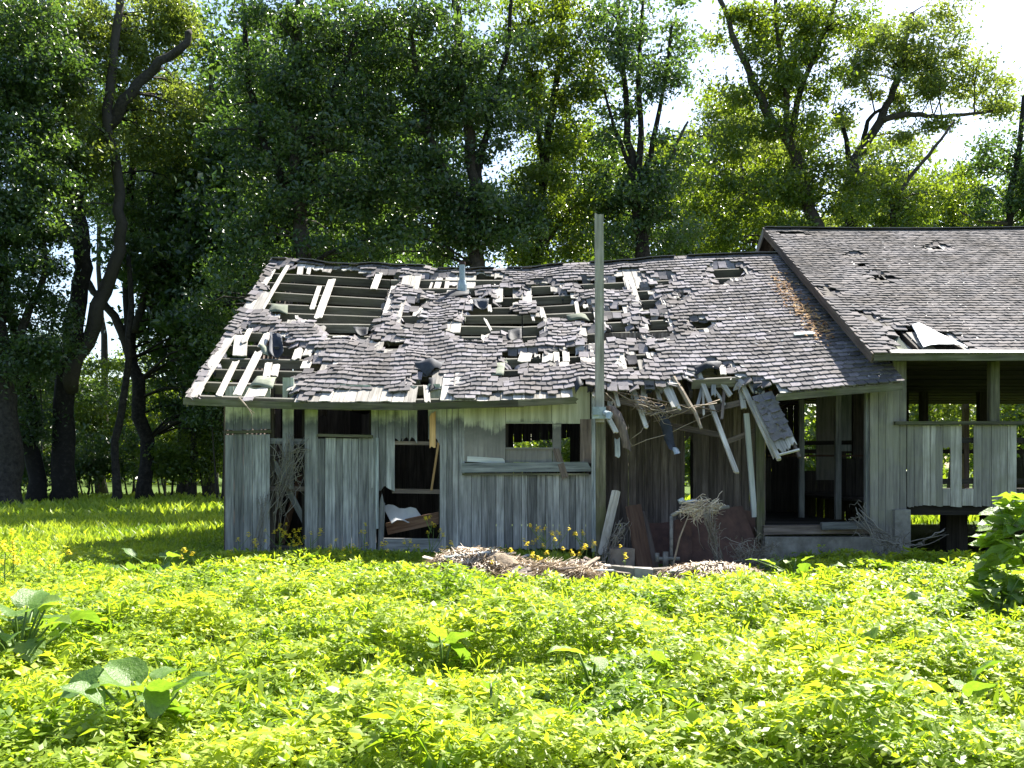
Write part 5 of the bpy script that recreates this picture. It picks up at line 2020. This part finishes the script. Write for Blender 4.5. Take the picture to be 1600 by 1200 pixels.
make_tree('shade_tree', 36, [([(480, 800), (476, 420), (466, 300), (462, 150), (470, 0), (475, -90)], 0.34, 0.14), ([(470, 330), (420, 240), (390, 130), (380, 0)], 0.2, 0.08), ([(464, 250), (520, 150), (560, 40)], 0.18, 0.06)],
          [(430, 60, 100, 90), (520, 60, 100, 100), (400, 190, 80, 80), (500, 210, 95, 90), (560, 180, 60, 70), (410, 310, 90, 70), (520, 340, 110, 65), (370, 400, 60, 60), (470, 400, 80, 40), (350, 480, 50, 70, 3), (580, 270, 60, 60), (450, 130, 80, 60), (580, 390, 60, 40)], 'tree_dark',
          'dense dark tree behind the left end of the shed roof', 26, dens=0.72)
make_tree('shade_tree', 37, [([(745, 800), (744, 420), (738, 260), (728, 170), (716, 60), (710, -60)], 0.32, 0.12), ([(742, 330), (760, 200), (790, 90), (800, -20)], 0.18, 0.06), ([(742, 360), (690, 260), (660, 160), (640, 40)], 0.2, 0.07)],
          [(650, 40, 100, 80), (730, 90, 100, 80), (620, 160, 70, 80), (700, 210, 80, 60), (650, 300, 100, 70), (760, 300, 90, 80), (640, 385, 90, 35), (760, 385, 80, 35), (780, 190, 60, 50), (700, 340, 110, 55), (570, 60, 50, 60), (800, 350, 60, 55), (700, 150, 80, 60)], 'tree_dark',
          'dense tree with fanned stems behind the middle of the shed', 27, dens=0.72)
make_tree('shade_tree', 39, [([(860, 800), (842, 420), (846, 300), (858, 190), (872, 120), (880, 0)], 0.26, 0.1), ([(850, 260), (838, 180), (832, 110)], 0.12, 0.05), ([(850, 380), (900, 320), (930, 300)], 0.1, 0.04)],
          [(850, 40, 80, 75), (900, 110, 60, 60), (830, 150, 60, 50), (880, 220, 55, 50, 0, 0.8), (850, 310, 60, 55), (900, 340, 60, 55, 0, 0.9), (860, 395, 60, 30)], 'tree_mid',
          'lighter green tree between the dense tree and the pole', 28)
make_tree('shade_tree', 38, [([(998, 800), (1000, 420), (992, 300), (984, 220), (972, 110), (965, -30)], 0.27, 0.07), ([(994, 320), (1000, 210), (998, 100), (1005, 0)], 0.17, 0.05), ([(992, 280), (960, 200), (945, 140)], 0.11, 0.04),
                             ([(1000, 300), (1020, 220), (1040, 120), (1050, 40)], 0.15, 0.04), ([(1008, 330), (1050, 240), (1075, 190)], 0.10, 0.04), ([(1006, 800), (1010, 420), (1008, 340)], 0.2, 0.14)],
          [(980, 40, 70, 60, 0, 0.8), (1040, 60, 50, 60, 0, 0.6), (960, 130, 55, 55, 0, 0.7), (1030, 150, 50, 50, 0, 0.7), (980, 220, 60, 50, 0, 0.7), (1050, 250, 40, 60, 0, 0.7), (950, 300, 45, 50), (1000, 320, 60, 55), (1050, 350, 60, 40), (960, 375, 60, 30)],
          'tree_dark', 'airy twin trunk tree just right of the tall pole', 29, dens=0.9)
make_tree('shade_tree', 42, [([(1305, 800), (1288, 420), (1266, 320), (1236, 235), (1195, 165), (1170, 115), (1145, 50), (1120, -10)], 0.36, 0.09), ([(1232, 225), (1228, 140), (1214, 40), (1210, -40)], 0.17, 0.06),
                             ([(1234, 230), (1252, 140), (1282, 70), (1310, -10)], 0.17, 0.06), ([(1262, 310), (1210, 300), (1165, 280)], 0.1, 0.04)],
          [(1150, 50, 45, 60, 0, 0.6), (1215, 50, 60, 70), (1285, 50, 60, 70), (1250, 120, 60, 50), (1155, 150, 50, 40, 0, 0.8), (1200, 130, 40, 40, 0, 0.7), (1180, 235, 65, 50), (1260, 210, 45, 60), (1110, 300, 60, 45), (1190, 310, 80, 45), (1290, 290, 55, 55), (1100, 370, 70, 35), (1230, 350, 70, 30)],
          'tree_mid', 'leaning tree above the junction of the two roofs', 30, dens=0.9)
make_tree('willow_tree', 46, [([(1330, 800), (1332, 420), (1328, 270), (1345, 240), (1375, 190), (1398, 140), (1415, 80), (1425, 20)], 0.34, 0.10), ([(1378, 188), (1420, 178), (1460, 182), (1520, 178), (1570, 170)], 0.16, 0.05),
                              ([(1328, 280), (1320, 200), (1300, 175)], 0.16, 0.06), ([(1350, 240), (1355, 190), (1378, 170)], 0.14, 0.06)],
          [(1400, 60, 60, 45), (1455, 90, 55, 40), (1440, 135, 75, 35), (1510, 125, 50, 30), (1550, 155, 45, 28), (1340, 110, 45, 55, 0, 0.8), (1490, 30, 40, 40, 0, 0.6), (1330, 190, 35, 35, 0, 0.6), (1400, 215, 45, 25, 0, 0.6), (1480, 205, 60, 18, 0, 0.5), (1340, 330, 45, 35)],
          'tree_pale', 'willow with a long level limb reaching to the right', 31, leaf=0.15)
make_tree('shade_tree', 41, [([(1400, 800), (1396, 420), (1398, 330), (1420, 280), (1462, 230), (1490, 190)], 0.2, 0.04), ([(1398, 340), (1380, 290), (1350, 270)], 0.08, 0.03)],
          [(1395, 320, 45, 35), (1440, 300, 35, 40, 0, 0.5), (1340, 300, 45, 40, 0, 0.8), (1430, 345, 40, 20, 0, 0.8), (1385, 260, 40, 30, 0, 0.4)], 'tree_mid', 'sparse half dead tree right above the higher roof', 32)
make_tree('shade_tree', 40, [([(1600, 800), (1592, 430), (1575, 340), (1590, 250), (1600, 150)], 0.24, 0.08), ([(1580, 350), (1530, 345), (1500, 330)], 0.09, 0.03)],
          [(1590, 300, 60, 50), (1550, 250, 45, 35, 0, 0.7), (1610, 220, 50, 40, 0, 0.8), (1540, 320, 35, 30, 0, 0.7), (1640, 300, 60, 70)], 'tree_dark', 'tree at the right edge behind the higher roof', 33)

# second row, farther off, closing the gaps under the crowns
BACK = [(330, 62, 100, 'tree_mid', 'farther tree seen between trunks at the far left of the shed'), (540, 56, 120, 'tree_dark', 'farther tree behind the left half of the shed roof'),
        (690, 58, 110, 'tree_dark', 'farther tree behind the vent pipe'), (860, 60, 100, 'tree_mid', 'farther yellow green tree behind the pole'), (1050, 57, 90, 'tree_mid', 'farther light green tree between pole and junction of roofs'),
        (1220, 60, 70, 'tree_pale', 'farther pale tree behind the leaning tree'), (1300, 64, 50, 'tree_mid', 'farther tree low behind the higher roof'), (420, 54, 110, 'tree_dark', 'farther dark tree above the left end of the roof'), (160, 60, 100, 'tree_dark', 'farther dark tree above the many stemmed tree'), (1140, 62, 90, 'tree_pale', 'farther pale tree right of the airy twin trunk tree'), (1400, 66, 90, 'tree_pale', 'farther pale tree behind the willow trunk'), (1490, 62, 70, 'tree_pale', 'farther low pale tree left of the right edge tree'), (1180, 66, 60, 'tree_mid', 'farthest slender tree above the roof junction'), (1570, 60, 80, 'tree_mid', 'farther tree low behind the right edge tree'), (1450, 58, 60, 'tree_mid', 'farther low tree behind the long level limb')]
for i, (px, d, w, mt, lab) in enumerate(BACK):
    topy = (250, 120, 120, 210, 230, 215, 290, 130, 100, 190, 235, 285, 150, 270, 270)[i]
    cr = []
    rb = random.Random(900 + i)
    yy = topy
    while yy < (330 if i == 8 else 470):
        cr.append((px + rb.gauss(0, w * 0.35), yy + 25, w * rb.uniform(0.7, 1.05), 42, rb.gauss(0, 1.5), 0.65))
        cr.append((px + rb.gauss(0, w * 0.6), yy + 35, w * rb.uniform(0.5, 0.8), 36, rb.gauss(0, 1.5), 0.55))
        yy += 58
    make_tree('shade_tree', d, [([(px, 770), (px + 4, 560), (px - 5, 420), (px + 3, topy + 30)], 0.3, 0.06)], cr, mt, lab, 60 + i, leaf=0.22, per=110, sub_r=0.9, group='farther trees closing the gaps', twig_share=0.2)

# deep wood whose crowns shade the lawn
for i, (px, d, lab) in enumerate(((440, 45, 'deep wood tree hidden behind the dense tree at the left roof end'), (590, 46, 'deep wood tree between the two dense trees'), (330, 50, 'deep wood tree above the forked trunk'), (385, 43, 'low crowned wood tree left of the roof end'), (300, 47, 'low crowned wood tree behind the forked trunk'))):
    cr = [(px + random.gauss(0, 45), y_ + random.gauss(0, 15), 95, 60, random.gauss(0, 1.5), 0.5 if y_ < 200 else 0.8) for y_ in ((60, 120, 180, 240, 300, 360, 410, 450) if i < 3 else (330, 380, 420, 460, 500, 540))]
    make_tree('shade_tree', d, [([(px, 780), (px + 5, 560), (px - 4, 400), (px, 80 if i < 3 else 320)], 0.34 if i < 3 else 0.18, 0.08)], cr, 'tree_dark', lab, 160 + i, leaf=0.27, per=70, sub_r=0.95, group='farther trees closing the gaps', twig_share=0.15)

# shrubs at the edge of the wood
SHR = [(20, 690, 60, 60, 52, 'tree_mid', 'shrub behind the trunks at the left edge'), (150, 640, 70, 90, 56, 'tree_mid', 'bright shrub between the two forked trunks'), (255, 670, 40, 75, 54, 'tree_mid', 'shrub right of the forked trunk'),
       (325, 690, 50, 60, 47, 'tree_mid', 'sunlit shrub beside the shed end wall'), (345, 600, 45, 80, 44, 'tree_dark', 'dark tall shrub against the shed end wall'), (60, 560, 60, 60, 50, 'tree_dark', 'dark shrub high between the left trunks'), (100, 600, 60, 80, 62, 'tree_mid', 'far shrub behind the fork of the many stemmed tree'), (215, 610, 60, 70, 64, 'tree_mid', 'far shrub behind the slim trunk'), (30, 620, 70, 70, 60, 'tree_mid', 'far shrub behind the thick left edge trunk'), (300, 640, 60, 80, 60, 'tree_dark', 'far dark shrub behind the short dark trunk'), (135, 710, 60, 45, 49, 'tree_dark', 'low dark shrub between the big trunk and the slim trunk'), (205, 700, 40, 50, 51, 'tree_dark', 'low dark shrub behind the forked trunk foot'), (40, 715, 50, 45, 47, 'tree_dark', 'low dark shrub between the two left trunks'), (265, 715, 40, 40, 47, 'tree_mid', 'low shrub between forked trunk and short trunk'),
       (1090, 690, 70, 60, 36, 'tree_mid', 'shrub seen through gaps of the recessed wall'), (1280, 690, 60, 70, 35, 'tree_mid', 'shrub seen through the doorway'), (850, 705, 70, 45, 34, 'tree_mid', 'shrub seen through the panel window'),
       (1440, 640, 60, 60, 36, 'tree_mid', 'sunlit shrub seen through the raised shed near its corner'), (1520, 650, 60, 55, 37, 'tree_pale', 'pale shrub seen through the raised shed left of its post'), (1610, 640, 60, 60, 35, 'tree_mid', 'shrub seen at the right end of the raised shed')]
for i, (px, py, rx, ry, d, mt, lab) in enumerate(SHR):
    make_tree('shrub', d, [([(px, 775), (px + 6, (py + 775) / 2), (px, py)], 0.08, 0.02), ([(px - 4, 775), (px - 18, py + 10)], 0.05, 0.02)],
              [(px, py, rx, ry), (px - rx * 0.4, py + ry * 0.5, rx * 0.7, ry * 0.5), (px + rx * 0.4, py + ry * 0.4, rx * 0.6, ry * 0.5)], mt, lab, 120 + i, leaf=0.17, cat='shrub', group='shrubs at the edge of the wood', dens=1.0, per=110)

# the wood far behind, one mass
def far_wood():
    r = np.random.default_rng(77)
    n = 900
    x = r.uniform(-95, 75, n)
    y = r.uniform(85, 115, n)
    top = np.array([7.5 + 3.0 * noise.noise(Vector((a * 0.07, 2.0, 1.0))) for a in x])
    z = r.uniform(0.0, 1.0, n) ** 0.8 * top
    per = 40
    P = np.repeat(np.stack([x, y, z], 1), per, 0) + r.normal(0, 1, (n * per, 3)) * np.array([1.1, 1.1, 0.8])
    P[:, 2] = np.maximum(P[:, 2], 0.1)
    m = len(P)
    nrm = r.normal(0, 0.8, (m, 3)) + np.array([0, 0, 0.6])
    nrm /= np.linalg.norm(nrm, axis=1, keepdims=True)
    a = np.cross(nrm, r.normal(0, 1, (m, 3)))
    a /= np.linalg.norm(a, axis=1, keepdims=True)
    b = np.cross(nrm, a)
    V = np.stack([P - a * 0.42, P + b * 0.26, P + a * 0.42, P - b * 0.26], 1).reshape(-1, 3)
    o = np.arange(m)[:, None] * 4
    T = o + np.array([[0, 1, 2, 3]])
    ob = obj('far_wood', mesh_np('far_wood', V, T, M['tree_mid'], np.repeat(r.uniform(0, 1, m), 4)))
    tag(ob, 'distant green wood beyond the meadow', 'wood', None, 'stuff')


far_wood()
